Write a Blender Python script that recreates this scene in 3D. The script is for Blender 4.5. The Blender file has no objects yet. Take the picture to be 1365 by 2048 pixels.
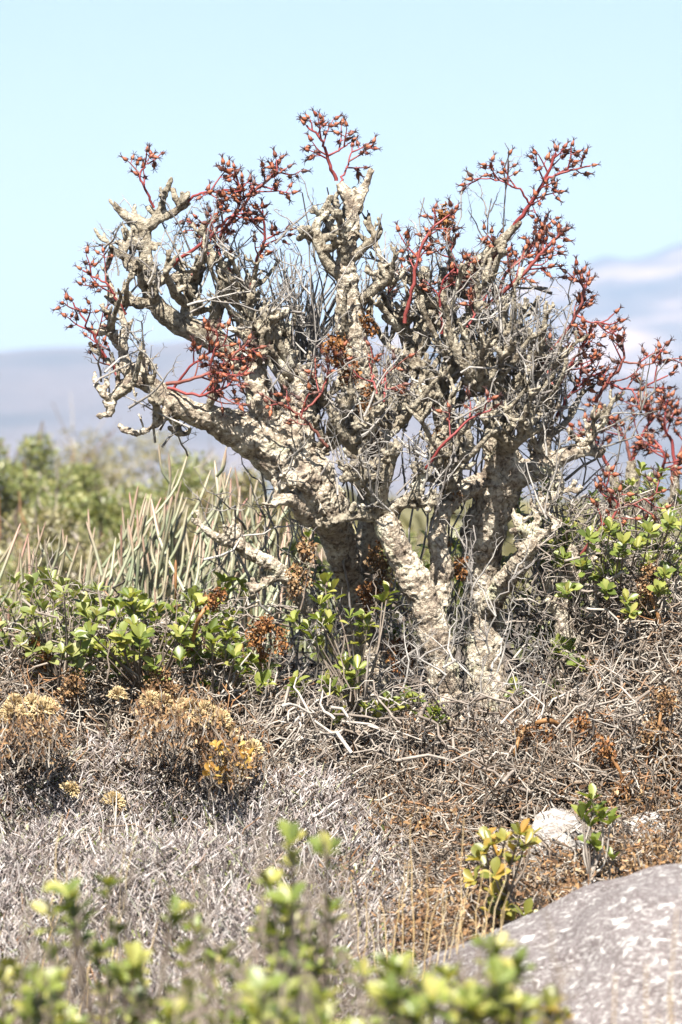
import bpy, math, random
import numpy as np
from mathutils import Vector, Matrix, noise as mnoise

rng = np.random.default_rng(7)
random.seed(7)
C = bpy.context.scene.collection
sc = bpy.context.scene

# ------------------------------------------------------------------ camera, world, sun, exposure
CAM_Z = 0.70            # camera height over the ground at the tree's foot
DIST = 10.0             # camera to tree
cam_d = bpy.data.cameras.new('camera')
cam = bpy.data.objects.new('camera', cam_d); C.objects.link(cam)
cam.location = (0, -DIST, CAM_Z); cam.rotation_euler = (math.radians(90), 0, 0)
cam_d.sensor_fit = 'VERTICAL'; cam_d.sensor_height = 36; cam_d.sensor_width = 24
cam_d.lens = 36 * DIST / 2.56
cam_d.clip_end = 40000
cam_d.dof.use_dof = True; cam_d.dof.focus_distance = 9.9; cam_d.dof.aperture_fstop = 5.2
sc.camera = cam

SUN_EL, SUN_AZ = math.radians(53), math.radians(-10)   # azimuth from straight behind the camera, + = right
world = bpy.data.worlds.new('World'); sc.world = world; world.use_nodes = True
wn = world.node_tree
sky = wn.nodes.new('ShaderNodeTexSky'); sky.sky_type = 'NISHITA'; sky.sun_disc = False
sky.sun_elevation = SUN_EL; sky.sun_rotation = math.pi - SUN_AZ
sky.air_density = 1.0; sky.dust_density = .7; sky.ozone_density = 1.6
bg = wn.nodes['Background']; bg.inputs['Strength'].default_value = 0.040
wn.links.new(sky.outputs[0], bg.inputs['Color'])
sun_d = bpy.data.lights.new('sun', 'SUN'); sun_d.energy = 5.0; sun_d.angle = math.radians(0.5); sun_d.color = (1, .95, .87)
sun = bpy.data.objects.new('sun', sun_d); C.objects.link(sun)
to_sun = Vector((math.sin(SUN_AZ) * math.cos(SUN_EL), -math.cos(SUN_AZ) * math.cos(SUN_EL), math.sin(SUN_EL)))
sun.rotation_euler = to_sun.to_track_quat('Z', 'Y').to_euler()
sc.view_settings.view_transform = 'Standard'; sc.view_settings.look = 'None'
sc.view_settings.gamma = 1.0; sc.view_settings.use_curve_mapping = False
sc.view_settings.exposure = 1.8
sc.cycles.use_denoising = True
sc.cycles.max_bounces = 5; sc.cycles.diffuse_bounces = 1; sc.cycles.volume_bounces = 0; sc.cycles.transparent_max_bounces = 6
sc.cycles.use_adaptive_sampling = True; sc.cycles.adaptive_threshold = 0.02

# ------------------------------------------------------------------ helpers
def P(px, py, y=0.0):
    """a point of the place, from where it shows in the photograph and how deep it stands"""
    d = DIST + y
    return np.array([(px - 682.5) * d / 8000, y, CAM_Z - (py - 1024) * d / 8000])
def S(px, y=0.0): return px * (DIST + y) / 8000
def ground_z(x, y):
    x = np.asarray(x, float); y = np.asarray(y, float)
    z = np.interp(-y, [.3, 3, 10, 16], [0, -.54, -.88, -1.0])
    z = z + 0.05 * np.exp(-((x - .15) ** 2 / .5 + (y - .1) ** 2 / .25))
    z = z + 0.012 * np.sin(x * 5.1 + y * 2.3) + 0.010 * np.sin(x * 2.2 - y * 6.7 + 1) + .006 * np.sin(13 * x + 9 * y)
    return z
def tag(o, label=None, cat=None, group=None, kind=None):
    if label: o['label'] = label
    if cat: o['category'] = cat
    if group: o['group'] = group
    if kind: o['kind'] = kind
    return o
def empty(name, loc, label, cat, group=None):
    o = bpy.data.objects.new(name, None); C.objects.link(o); o.location = loc; o.empty_display_size = .05
    return tag(o, label, cat, group)
def link(name, me, parent=None, M=None):
    o = bpy.data.objects.new(name, me); C.objects.link(o)
    if M is not None: o.matrix_basis = M
    if parent is not None:
        o.parent = parent
        if parent.type == 'EMPTY': o.matrix_parent_inverse = Matrix.Translation(-Vector(parent.location))
    return o
def mesh_np(name, V, F, mat, smooth=True, attr=None):
    """V (n,3); F list of index arrays (m,3) or (m,4)"""
    F = [np.asarray(f, np.int32) for f in (F if isinstance(F, list) else [F]) if len(f)]
    me = bpy.data.meshes.new(name)
    V = np.asarray(V, np.float32)
    me.vertices.add(len(V)); me.vertices.foreach_set('co', V.ravel())
    loops = np.concatenate([f.ravel() for f in F])
    tot = np.concatenate([np.full(len(f), f.shape[1], np.int32) for f in F])
    st = np.concatenate([[0], np.cumsum(tot)[:-1]]).astype(np.int32)
    me.loops.add(len(loops)); me.loops.foreach_set('vertex_index', loops)
    me.polygons.add(len(tot)); me.polygons.foreach_set('loop_start', st); me.polygons.foreach_set('loop_total', tot)
    me.polygons.foreach_set('use_smooth', np.full(len(tot), smooth))
    if attr is not None:
        a = me.attributes.new('tip', 'FLOAT', 'POINT'); a.data.foreach_set('value', np.asarray(attr, np.float32))
    me.update(calc_edges=True)
    for m in (mat if isinstance(mat, (list, tuple)) else [mat]): me.materials.append(m)
    return me
def unit(v): return v / (np.linalg.norm(v, axis=-1, keepdims=True) + 1e-9)
class MB:
    """collects shapes for one mesh"""
    def __init__(s): s.V, s.F4, s.F3, s.A, s.n = [], [], [], [], 0
    def add(s, V, F4=None, F3=None, A=None):
        V = np.asarray(V).reshape(-1, 3)
        if F4 is not None and len(F4): s.F4.append(np.asarray(F4) + s.n)
        if F3 is not None and len(F3): s.F3.append(np.asarray(F3) + s.n)
        s.V.append(V); s.A.append(np.zeros(len(V)) if A is None else np.asarray(A).ravel()); s.n += len(V)
    def tubes(s, Pt, R, sides=4, cap=False):
        Pt = np.asarray(Pt, float); R = np.asarray(R, float)
        if Pt.ndim == 2: Pt = Pt[None]; R = R[None]
        N, K, _ = Pt.shape
        if cap:
            Pt = np.concatenate([Pt[:, :1], Pt, Pt[:, -1:]], 1); R = np.concatenate([R[:, :1] * .02, R, R[:, -1:] * .02], 1); K += 2
        T = np.empty_like(Pt); T[:, 1:-1] = Pt[:, 2:] - Pt[:, :-2]; T[:, 0] = Pt[:, 1] - Pt[:, 0]; T[:, -1] = Pt[:, -1] - Pt[:, -2]
        if cap: T[:, 0] = T[:, 1]; T[:, -1] = T[:, -2]
        T = unit(T)
        m = unit(Pt[:, -1] - Pt[:, 0] + 1e-6)
        ref = np.where(np.abs(m[:, 1:2]) < .8, np.array([[0, 1., 0]]), np.array([[1., 0, 0]]))[:, None]
        U = unit(np.cross(T, ref)); W = np.cross(T, U)
        a = np.arange(sides) * 2 * math.pi / sides
        V = Pt[:, :, None] + R[:, :, None, None] * (np.cos(a)[None, None, :, None] * U[:, :, None] + np.sin(a)[None, None, :, None] * W[:, :, None])
        i = np.arange(N)[:, None, None] * K * sides + np.arange(K - 1)[None, :, None] * sides
        j = np.arange(sides)[None, None]; j2 = (j + 1) % sides
        F = np.stack([i + j, i + j2, i + sides + j2, i + sides + j], -1).reshape(-1, 4)
        A = np.broadcast_to(np.linspace(0, 1, K)[None, :, None], (N, K, sides))
        s.add(V, F, None, A)
    def mesh(s, name, mat, smooth=True, attr=False):
        F = []
        if s.F4: F.append(np.concatenate(s.F4))
        if s.F3: F.append(np.concatenate(s.F3))
        return mesh_np(name, np.concatenate(s.V), F, mat, smooth, np.concatenate(s.A) if attr else None)
def spline(pts, n):
    """Catmull-Rom through rows of pts (any width), n samples"""
    p = np.asarray(pts, float)
    if len(p) == 2: return p[0] + (p[1] - p[0]) * np.linspace(0, 1, n)[:, None]
    p = np.vstack([2 * p[0] - p[1], p, 2 * p[-1] - p[-2]])
    t = np.linspace(0, len(p) - 3 - 1e-6, n); i = t.astype(int); f = (t - i)[:, None]
    a, b, c, d = p[i], p[i + 1], p[i + 2], p[i + 3]
    return .5 * (2 * b + (c - a) * f + (2 * a - 5 * b + 4 * c - d) * f ** 2 + (3 * b - a - 3 * c + d) * f ** 3)
def rdir(n=1):
    return unit(rng.normal(size=(n, 3)))
def wiggly(start, end, n, amp):
    """(N,3) starts and ends -> (N,n,3) crooked lines"""
    start = np.atleast_2d(start); end = np.atleast_2d(end)
    t = np.linspace(0, 1, n)[None, :, None]
    L = np.linalg.norm(end - start, axis=1)[:, None, None]
    w = rng.normal(size=(len(start), n, 3)) * amp * L
    w[:, 0] = 0; w[:, -1] *= .5
    return start[:, None] + (end - start)[:, None] * t + w

# ------------------------------------------------------------------ materials
def mat_base(name):
    m = bpy.data.materials.new(name); m.use_nodes = True
    return m, m.node_tree, m.node_tree.nodes['Principled BSDF']
def ramp(nt, fac, stops):
    r = nt.nodes.new('ShaderNodeValToRGB'); e = r.color_ramp.elements
    while len(e) < len(stops): e.new(.5)
    for k, (p, c) in enumerate(stops): e[k].position = p; e[k].color = (*c, 1)
    nt.links.new(fac, r.inputs[0]); return r.outputs[0]
def rand_out(nt):
    g = nt.nodes.new('ShaderNodeNewGeometry'); o = nt.nodes.new('ShaderNodeObjectInfo')
    a = nt.nodes.new('ShaderNodeMath'); a.operation = 'ADD'
    nt.links.new(g.outputs['Random Per Island'], a.inputs[0]); nt.links.new(o.outputs['Random'], a.inputs[1])
    f = nt.nodes.new('ShaderNodeMath'); f.operation = 'FRACT'; nt.links.new(a.outputs[0], f.inputs[0])
    return f.outputs[0]
def noise_out(nt, scale, detail=4, rough=.6, coord=None, dist=0):
    t = nt.nodes.new('ShaderNodeTexNoise'); t.inputs['Scale'].default_value = scale
    t.inputs['Detail'].default_value = detail; t.inputs['Roughness'].default_value = rough; t.inputs['Distortion'].default_value = dist
    if coord is None:
        c = nt.nodes.new('ShaderNodeTexCoord'); coord = c.outputs['Object']
    nt.links.new(coord, t.inputs['Vector']); return t.outputs['Fac']
def mix(nt, fac, a, b, mode='MIX'):
    n = nt.nodes.new('ShaderNodeMix'); n.data_type = 'RGBA'; n.blend_type = mode
    for s, v in ((n.inputs[0], fac), (n.inputs[6], a), (n.inputs[7], b)):
        if isinstance(v, (int, float)): s.default_value = v
        elif isinstance(v, tuple): s.default_value = (*v, 1)
        else: nt.links.new(v, s)
    return n.outputs[2]
def bump(nt, b, h, strength, dist):
    n = nt.nodes.new('ShaderNodeBump'); n.inputs['Strength'].default_value = strength; n.inputs['Distance'].default_value = dist
    nt.links.new(h, n.inputs['Height']); nt.links.new(n.outputs[0], b.inputs['Normal'])
ALB = .55
def setcol(nt, b, c, k=1.0): nt.links.new(mix(nt, 1.0, c, (ALB * k,) * 3, 'MULTIPLY'), b.inputs['Base Color'])
def rand_mat(name, stops, rough=.75, nscale=60, namt=.35, spec=.3):
    """colour picked per piece, with fine mottling"""
    m, nt, b = mat_base(name)
    c = ramp(nt, rand_out(nt), stops)
    nz = noise_out(nt, nscale, 3)
    v = ramp(nt, nz, [(.25, (1 - namt,) * 3), (.75, (1 + namt * .5,) * 3)])
    setcol(nt, b, mix(nt, 1.0, c, v, 'MULTIPLY'))
    b.inputs['Roughness'].default_value = rough; b.inputs['Specular IOR Level'].default_value = spec
    return m
def leaf_mat(name, stops, trans=.3, rough=.42):
    m = rand_mat(name, stops, rough, 90, .2, .5)
    nt = m.node_tree; b = nt.nodes['Principled BSDF']; out = nt.nodes['Material Output']
    t = nt.nodes.new('ShaderNodeBsdfTranslucent'); s = nt.nodes.new('ShaderNodeMixShader'); s.inputs[0].default_value = trans
    src = b.inputs['Base Color'].links[0].from_socket
    br = mix(nt, 1.0, src, (1.5, 1.5, .7), 'MULTIPLY')
    nt.links.new(br, t.inputs['Color'])
    nt.links.new(b.outputs[0], s.inputs[1]); nt.links.new(t.outputs[0], s.inputs[2]); nt.links.new(s.outputs[0], out.inputs[0])
    return m
def bark_mat(name, pale, mid, dark, lichen, lich_lo, pale_hi):
    m, nt, b = mat_base(name)
    n1 = noise_out(nt, 19, 8, .72, dist=.5); n2 = noise_out(nt, 11, 4, .6); n3 = noise_out(nt, 95, 4, .65); n4 = noise_out(nt, 45, 5, .7, dist=.8)
    c = ramp(nt, n1, [(.34, dark), (.46, mid), (pale_hi + .02, pale), (.8, tuple(min(.85, x * 1.12) for x in pale))])
    lf = ramp(nt, n2, [(lich_lo, (0, 0, 0)), (lich_lo + .07, (1, 1, 1))])
    c = mix(nt, lf, c, lichen)
    flake_shade = ramp(nt, n4, [(.39, (.25, .21, .18)), (.46, (1, 1, 1))])  # cracks round the bark flakes, darkened to paint in their small shadows
    c = mix(nt, .8, c, flake_shade, 'MULTIPLY')
    speck_shade = ramp(nt, n3, [(.33, (.45, .41, .37)), (.5, (1, 1, 1)), (.66, (1.25, 1.25, 1.22))])  # bark specks, dark end deepened as painted shadow spots
    c = mix(nt, 1.0, c, speck_shade, 'MULTIPLY')
    setcol(nt, b, c, 1.3); b.inputs['Roughness'].default_value = .85; b.inputs['Specular IOR Level'].default_value = .2
    h = nt.nodes.new('ShaderNodeMath'); h.operation = 'ADD'; nt.links.new(n4, h.inputs[0]); nt.links.new(n3, h.inputs[1])
    bump(nt, b, h.outputs[0], 1.0, .010)
    return m
M = {}
M['bark'] = bark_mat('bark_lichen', (.72, .645, .52), (.44, .365, .28), (.17, .13, .105), (.70, .67, .48), .59, .56)
M['bark_grey'] = bark_mat('bark_grey', (.50, .445, .35), (.34, .295, .222), (.17, .135, .10), (.72, .67, .54), .59, .60)
M['stalk'] = rand_mat('red_stalk', [(0, (.34, .06, .06)), (.6, (.40, .09, .08)), (1, (.32, .13, .10))], .5, 120, .3)
M['capsule'] = rand_mat('capsule', [(0, (.34, .085, .045)), (.4, (.50, .18, .085)), (.7, (.38, .12, .065)), (.85, (.24, .10, .075)), (1, (.16, .10, .085))], .5, 200, .35)
M['prong'] = rand_mat('capsule_prong', [(0, (.13, .05, .045)), (1, (.07, .04, .04))], .7)
M['twig'] = rand_mat('grey_twig', [(0, (.26, .23, .21)), (.5, (.42, .385, .35)), (1, (.62, .58, .53))], .8, 70, .4)
M['litter'] = rand_mat('litter_twig', [(0, (.12, .085, .06)), (.25, (.27, .205, .155)), (.5, (.46, .39, .32)), (.72, (.74, .67, .58)), (.85, (.40, .29, .20)), (1, (.46, .22, .09))], .85, 60, .4)
M['leafy_stem'] = rand_mat('leafy_stem', [(0, (.24, .18, .14)), (1, (.42, .35, .28))], .8, 70, .4)
M['dead_wood'] = rand_mat('dead_wood', [(0, (.24, .19, .155)), (.5, (.46, .39, .33)), (1, (.74, .67, .59))], .85, 50, .45)
M['grey_shrub'] = rand_mat('grey_shrublet', [(0, (.12, .09, .08)), (.25, (.33, .27, .255)), (.5, (.58, .51, .485)), (.75, (.95, .88, .83)), (.86, (.44, .31, .23)), (.93, (.66, .64, .63)), (1, (.42, .44, .18))], .85, 60, .35)
M['brown'] = rand_mat('brown_dry_leaf', [(0, (.13, .07, .038)), (.4, (.29, .155, .07)), (.75, (.44, .25, .105)), (1, (.60, .44, .26))], .8, 80, .4)
M['rust'] = rand_mat('rust_dry_leaf', [(0, (.20, .08, .03)), (.5, (.36, .15, .05)), (1, (.5, .25, .08))], .8, 80, .4)
M['orange_stem'] = rand_mat('orange_dry_stem', [(0, (.36, .17, .06)), (1, (.50, .27, .11))], .55, 40, .45)
M['puff'] = rand_mat('golden_puff', [(0, (.80, .56, .26)), (1, (1.0, .80, .48))], .9, 80, .2)
M['gold_leaf'] = leaf_mat('gold_leaf', [(0, (.42, .19, .05)), (.5, (.56, .30, .06)), (1, (.66, .44, .10))], .25)
M['leaf'] = leaf_mat('green_leaf', [(0, (.12, .17, .03)), (.35, (.25, .32, .06)), (.75, (.40, .44, .10)), (1, (.56, .53, .15))])
M['leaf_pale'] = leaf_mat('pale_leaf', [(0, (.20, .25, .07)), (.5, (.34, .39, .12)), (.8, (.45, .48, .18)), (1, (.56, .52, .22))])
M['leaf_yellow'] = leaf_mat('yellowing_leaf', [(0, (.20, .22, .04)), (.45, (.38, .36, .07)), (.8, (.60, .44, .09)), (1, (.62, .34, .08))])
M['leaf_front'] = leaf_mat('olive_leaf', [(0, (.14, .19, .045)), (.35, (.27, .34, .07)), (.7, (.46, .49, .12)), (1, (.64, .58, .17))])
M['leaf_far'] = leaf_mat('far_leaf', [(0, (.17, .22, .07)), (.5, (.36, .40, .14)), (1, (.58, .55, .24))])
M['leaf_far_brown'] = leaf_mat('far_leaf_brown', [(0, (.26, .24, .13)), (.5, (.44, .40, .20)), (1, (.58, .50, .29))])
def pencil_mat():
    m, nt, b = mat_base('pencil_stem')
    a = nt.nodes.new('ShaderNodeAttribute'); a.attribute_name = 'tip'
    r = rand_out(nt)
    g = ramp(nt, r, [(0, (.24, .28, .16)), (.5, (.38, .41, .25)), (1, (.52, .52, .36))])
    p = ramp(nt, r, [(0, (.58, .31, .25)), (.5, (.46, .42, .27)), (1, (.60, .42, .32))])
    f = ramp(nt, a.outputs['Fac'], [(.4, (0, 0, 0)), (.9, (1, 1, 1))])
    setcol(nt, b, mix(nt, f, g, p)); b.inputs['Roughness'].default_value = .55
    return m
M['pencil'] = pencil_mat()
def ground_mat():
    m, nt, b = mat_base('dry_soil')
    n1 = noise_out(nt, 6, 8, .7); n2 = noise_out(nt, 60, 6, .7)
    c = ramp(nt, n1, [(.3, (.10, .07, .05)), (.5, (.19, .145, .105)), (.7, (.30, .245, .185))])
    v = ramp(nt, n2, [(.3, (.55,) * 3), (.7, (1.2,) * 3)])
    setcol(nt, b, mix(nt, 1.0, c, v, 'MULTIPLY')); b.inputs['Roughness'].default_value = .95
    bump(nt, b, n2, 1, .02); return m
M['ground'] = ground_mat()
def rock_mat(name, base, dark, white, lo):
    m, nt, b = mat_base(name)
    c0 = nt.nodes.new('ShaderNodeTexCoord'); mp = nt.nodes.new('ShaderNodeMapping'); mp.inputs['Scale'].default_value = (1, 1.4, 2.2)
    nt.links.new(c0.outputs['Object'], mp.inputs[0]); co = mp.outputs[0]
    n1 = noise_out(nt, 7, 6, .65, co); n2 = noise_out(nt, 24, 8, .75, co, .6); n3 = noise_out(nt, 150, 5, .7, co); n4 = noise_out(nt, 80, 6, .75, co, .5)
    c = ramp(nt, n1, [(.3, dark), (.6, base)])
    c = mix(nt, .75, c, ramp(nt, n3, [(.38, (.35, .33, .32)), (.6, (1.25, 1.25, 1.25))]), 'MULTIPLY')
    c = mix(nt, ramp(nt, n4, [(.52, (0, 0, 0)), (.60, (.85, .85, .85))]), c, tuple(.8 * x for x in white))
    c = mix(nt, ramp(nt, n2, [(lo, (0, 0, 0)), (lo + .05, (1, 1, 1))]), c, white)
    setcol(nt, b, c); b.inputs['Roughness'].default_value = .8
    h = nt.nodes.new('ShaderNodeMath'); h.operation = 'ADD'; nt.links.new(n3, h.inputs[0]); nt.links.new(n2, h.inputs[1])
    bump(nt, b, h.outputs[0], .8, .008); return m
M['rock'] = rock_mat('boulder_rock', (.29, .245, .24), (.17, .13, .125), (.90, .87, .83), .565)
M['white_rock'] = rock_mat('white_rock', (.55, .49, .44), (.34, .28, .245), (.92, .89, .84), .50)
def hill_mat(name, a, b_, c_, scale):
    m, nt, b = mat_base(name)
    n1 = noise_out(nt, scale, 8, .62); n2 = noise_out(nt, scale * 3.3, 6, .7)
    c = ramp(nt, n1, [(.38, a), (.5, b_), (.62, c_)])
    c = mix(nt, .6, c, ramp(nt, n2, [(.3, (.6,) * 3), (.7, (1.2,) * 3)]), 'MULTIPLY')
    setcol(nt, b, c); b.inputs['Roughness'].default_value = 1; return m
M['hill'] = hill_mat('hill_scrub', (.06, .065, .07), (.15, .12, .115), (.24, .175, .16), .005)
M['mountain'] = hill_mat('mountain_rock_sun_shade', (.03, .04, .045), (.18, .135, .115), (.62, .43, .34), .0055)  # rock colour with blue-dark shadows and pinkish sunlit patches painted in

# ------------------------------------------------------------------ setting: ground, hills, mountain
def build_ground():
    ys = np.concatenate([np.linspace(-16, -6, 12), np.linspace(-5.7, 3, 90), np.linspace(3.4, 30, 40), 30 + 9000 * np.linspace(.05, 1, 40) ** 3])
    u = np.linspace(-1, 1, 120)
    V = []
    for y in ys:
        w = 3.0 + max(0, y) * .9 + abs(min(0, y + 5)) * .3
        x = u * w
        V.append(np.stack([x, np.full_like(x, y), ground_z(x, y) - max(0, y - 20) * .0015 * (y < 400) - (.57 if y >= 400 else 0)], -1))
    V = np.concatenate(V); nx = len(u)
    i = (np.arange(len(ys) - 1)[:, None] * nx + np.arange(nx - 1)[None]).ravel()
    F = np.stack([i, i + 1, i + nx + 1, i + nx], -1)
    o = link('ground', mesh_np('ground', V, F, M['ground'])); tag(o, kind='structure')
build_ground()
def ridge(name, y0, prof, depth, mat, amp, seed):
    """a hill range: prof = list of (px, py) of its crest in the distance y0"""
    pr = np.array(prof, float); n = 160
    px = np.linspace(pr[0, 0], pr[-1, 0], n)
    py = np.interp(px, pr[:, 0], pr[:, 1])
    rows = 46; V = []
    d = DIST + y0
    for k in range(rows):
        t = k / (rows - 1)              # 0 = foot in front, .6 = crest, then down behind
        y = y0 + (t - .6) * depth
        for a, b in zip(px, py):
            X = (a - 682.5) * d / 8000
            H = CAM_Z + (1024 - b) * d / 8000 + 12
            f = math.sin(min(1, t / .6) * math.pi / 2) ** 1.15 if t < .6 else math.cos((t - .6) / .4 * math.pi / 2)
            p = Vector((X * .004, y * .004, seed))
            nz = mnoise.fractal(p * .55, 1.0, 2.0, 6) * amp
            rav = abs(mnoise.noise(Vector((X * .006, y * .0016, seed + 4)))) * amp * 1.3
            V.append((X, y, max(0, (H - 12) * f + (nz - rav + amp * .35) * min(1, t * 3) * (1 if t < 1 else 0)) - 6))
    V = np.array(V); i = (np.arange(rows - 1)[:, None] * n + np.arange(n - 1)[None]).ravel()
    o = link(name, mesh_np(name, V, np.stack([i, i + 1, i + n + 1, i + n], -1), mat)); tag(o, kind='structure')
ridge('hills', 2600, [(-1500, 760), (-300, 725), (0, 716), (120, 702), (230, 690), (420, 668), (640, 655), (820, 690), (1000, 720), (1400, 760), (2600, 800)], 1500, M['hill'], 9, 1.3)
ridge('mountain', 4200, [(-600, 800), (300, 740), (700, 665), (900, 615), (1080, 575), (1140, 548), (1220, 545), (1260, 532), (1300, 512), (1345, 505), (1420, 520), (1600, 560), (2600, 640)], 2400, M['mountain'], 26, 7.7)

# ------------------------------------------------------------------ the butter tree in the middle
def limb_rows(rows, n=None):
    a = np.array([[*P(x, y, d), S(r, d)] for x, y, d, r in rows])
    L = np.linalg.norm(np.diff(a[:, :3], axis=0), axis=1).sum()
    return spline(a, n or max(6, int(L / .018)))
VOX = .0034
def bark_part(name, limbs, mat, parent, vox=VOX, rough=1.0):
    mb = MB()
    for s in limbs:
        s = s.copy(); k = len(s)
        s[:, 3] *= 1 + .06 * np.sin(np.arange(k) * 1.7 + rng.random() * 6) * rng.random(k) + rng.normal(size=k) * .03
        s[:, :3] += rng.normal(size=(k, 3)) * s[:, 3:4] * .05
        mb.tubes(s[:, :3], s[:, 3], 10, cap=True)
    tmp = bpy.data.objects.new('tmp', mb.mesh('tmp', mat)); C.objects.link(tmp)
    r = tmp.modifiers.new('r', 'REMESH'); r.mode = 'VOXEL'; r.voxel_size = vox; r.use_smooth_shade = True
    dg = bpy.context.evaluated_depsgraph_get(); dg.update()
    me = bpy.data.meshes.new_from_object(tmp.evaluated_get(dg)); me.name = name
    old = tmp.data; bpy.data.objects.remove(tmp); bpy.data.meshes.remove(old)
    n = len(me.vertices); co = np.empty(n * 3, np.float32); me.vertices.foreach_get('co', co); co = co.reshape(-1, 3)
    no = np.empty(n * 3, np.float32); me.vertices.foreach_get('normal', no); no = no.reshape(-1, 3)
    d = np.empty(n)
    for k in range(n):
        v = Vector(co[k])
        a = mnoise.noise(v * 15); b = mnoise.noise(v * 42); c = mnoise.noise(v * 95); e = mnoise.noise(v * 190)
        d[k] = .005 * a + .0019 * min(1, max(0, b * 6 + .3)) + .0017 * min(1, max(0, c * 4 + .5)) + .0011 * e - .0025
    co += no * (d * rough)[:, None]
    me.vertices.foreach_set('co', co.ravel()); me.update()
    me.materials.clear(); me.materials.append(mat)
    me.polygons.foreach_set('use_smooth', np.ones(len(me.polygons), bool))
    return link(name, me, parent)
def stubs(at, n, up, length, r, spread=.9, fork=.5):
    """short knobbly succulent twigs: list of limbs"""
    out = []
    at = np.asarray(at, float); up = unit(np.asarray(up, float))
    for _ in range(n):
        d = unit(up + rdir()[0] * spread + np.array([0, 0, .25])); L = length * rng.uniform(.55, 1.35); rr = r * rng.uniform(.55, 1.05)
        d2 = unit(d + np.array([0, 0, .7]) + rdir()[0] * .5)
        p = np.array([at, at + d * L * .5, at + d * L * .5 + d2 * L * .5])
        row = spline(np.c_[p, [rr * 1.15, rr, rr * .7]], 12); row[:, 3] *= 1 + .09 * np.sin(np.arange(12) * 2.2)
        out.append(row)
        if rng.random() < fork:
            d3 = unit(d + rdir()[0] * .9 + np.array([0, 0, .3])); q = p[1]
            out.append(spline(np.c_[np.array([q, q + d3 * L * .3, q + unit(d3 + np.array([0, 0, .6])) * L * .55]), [rr * .95, rr * .85, rr * .75]], 7))
    return out
tree = empty('succulent_tree', tuple(P(880, 1584, 0)), 'thick pale gnarled succulent tree with peeling bark and red seed stalks', 'tree')
TB = []   # anchor points on twig ends for later
trunks = [
    [(915, 1640, -.06, 56), (903, 1500, -.06, 44), (895, 1420, -.07, 36), (882, 1330, -.09, 34), (860, 1225, -.10, 33), (824, 1150, -.11, 31), (790, 1085, -.12, 28), (768, 1030, -.11, 25)],
    [(875, 1215, -.07, 25), (886, 1160, -.07, 24), (876, 1085, -.06, 21), (884, 1025, -.04, 20), (925, 985, 0, 20), (965, 965, .05, 24)],
    [(790, 1640, .4, 66), (768, 1500, .38, 54), (748, 1400, .35, 46), (724, 1280, .3, 38), (705, 1180, .22, 33), (685, 1110, .13, 33), (668, 1050, .06, 38), (640, 1000, .01, 52), (600, 950, 0, 60), (568, 905, 0, 60)],
    [(1000, 1640, .12, 66), (985, 1460, .12, 46), (972, 1320, .12, 38), (968, 1220, .12, 38), (964, 1130, .1, 40), (972, 1055, .08, 45), (1000, 985, .05, 45), (1008, 930, .03, 40), (1000, 890, .03, 35)],
    [(905, 1580, .1, 70), (890, 1540, .1, 60), (870, 1480, .12, 30)],
    [(1060, 1480, .02, 40), (1150, 1440, .02, 36), (1260, 1405, .03, 30), (1360, 1385, .05, 24), (1420, 1380, .05, 20)],
]
bark_part('trunk', [limb_rows(t) for t in trunks], M['bark'], tree, .0029, 1.25)
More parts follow.
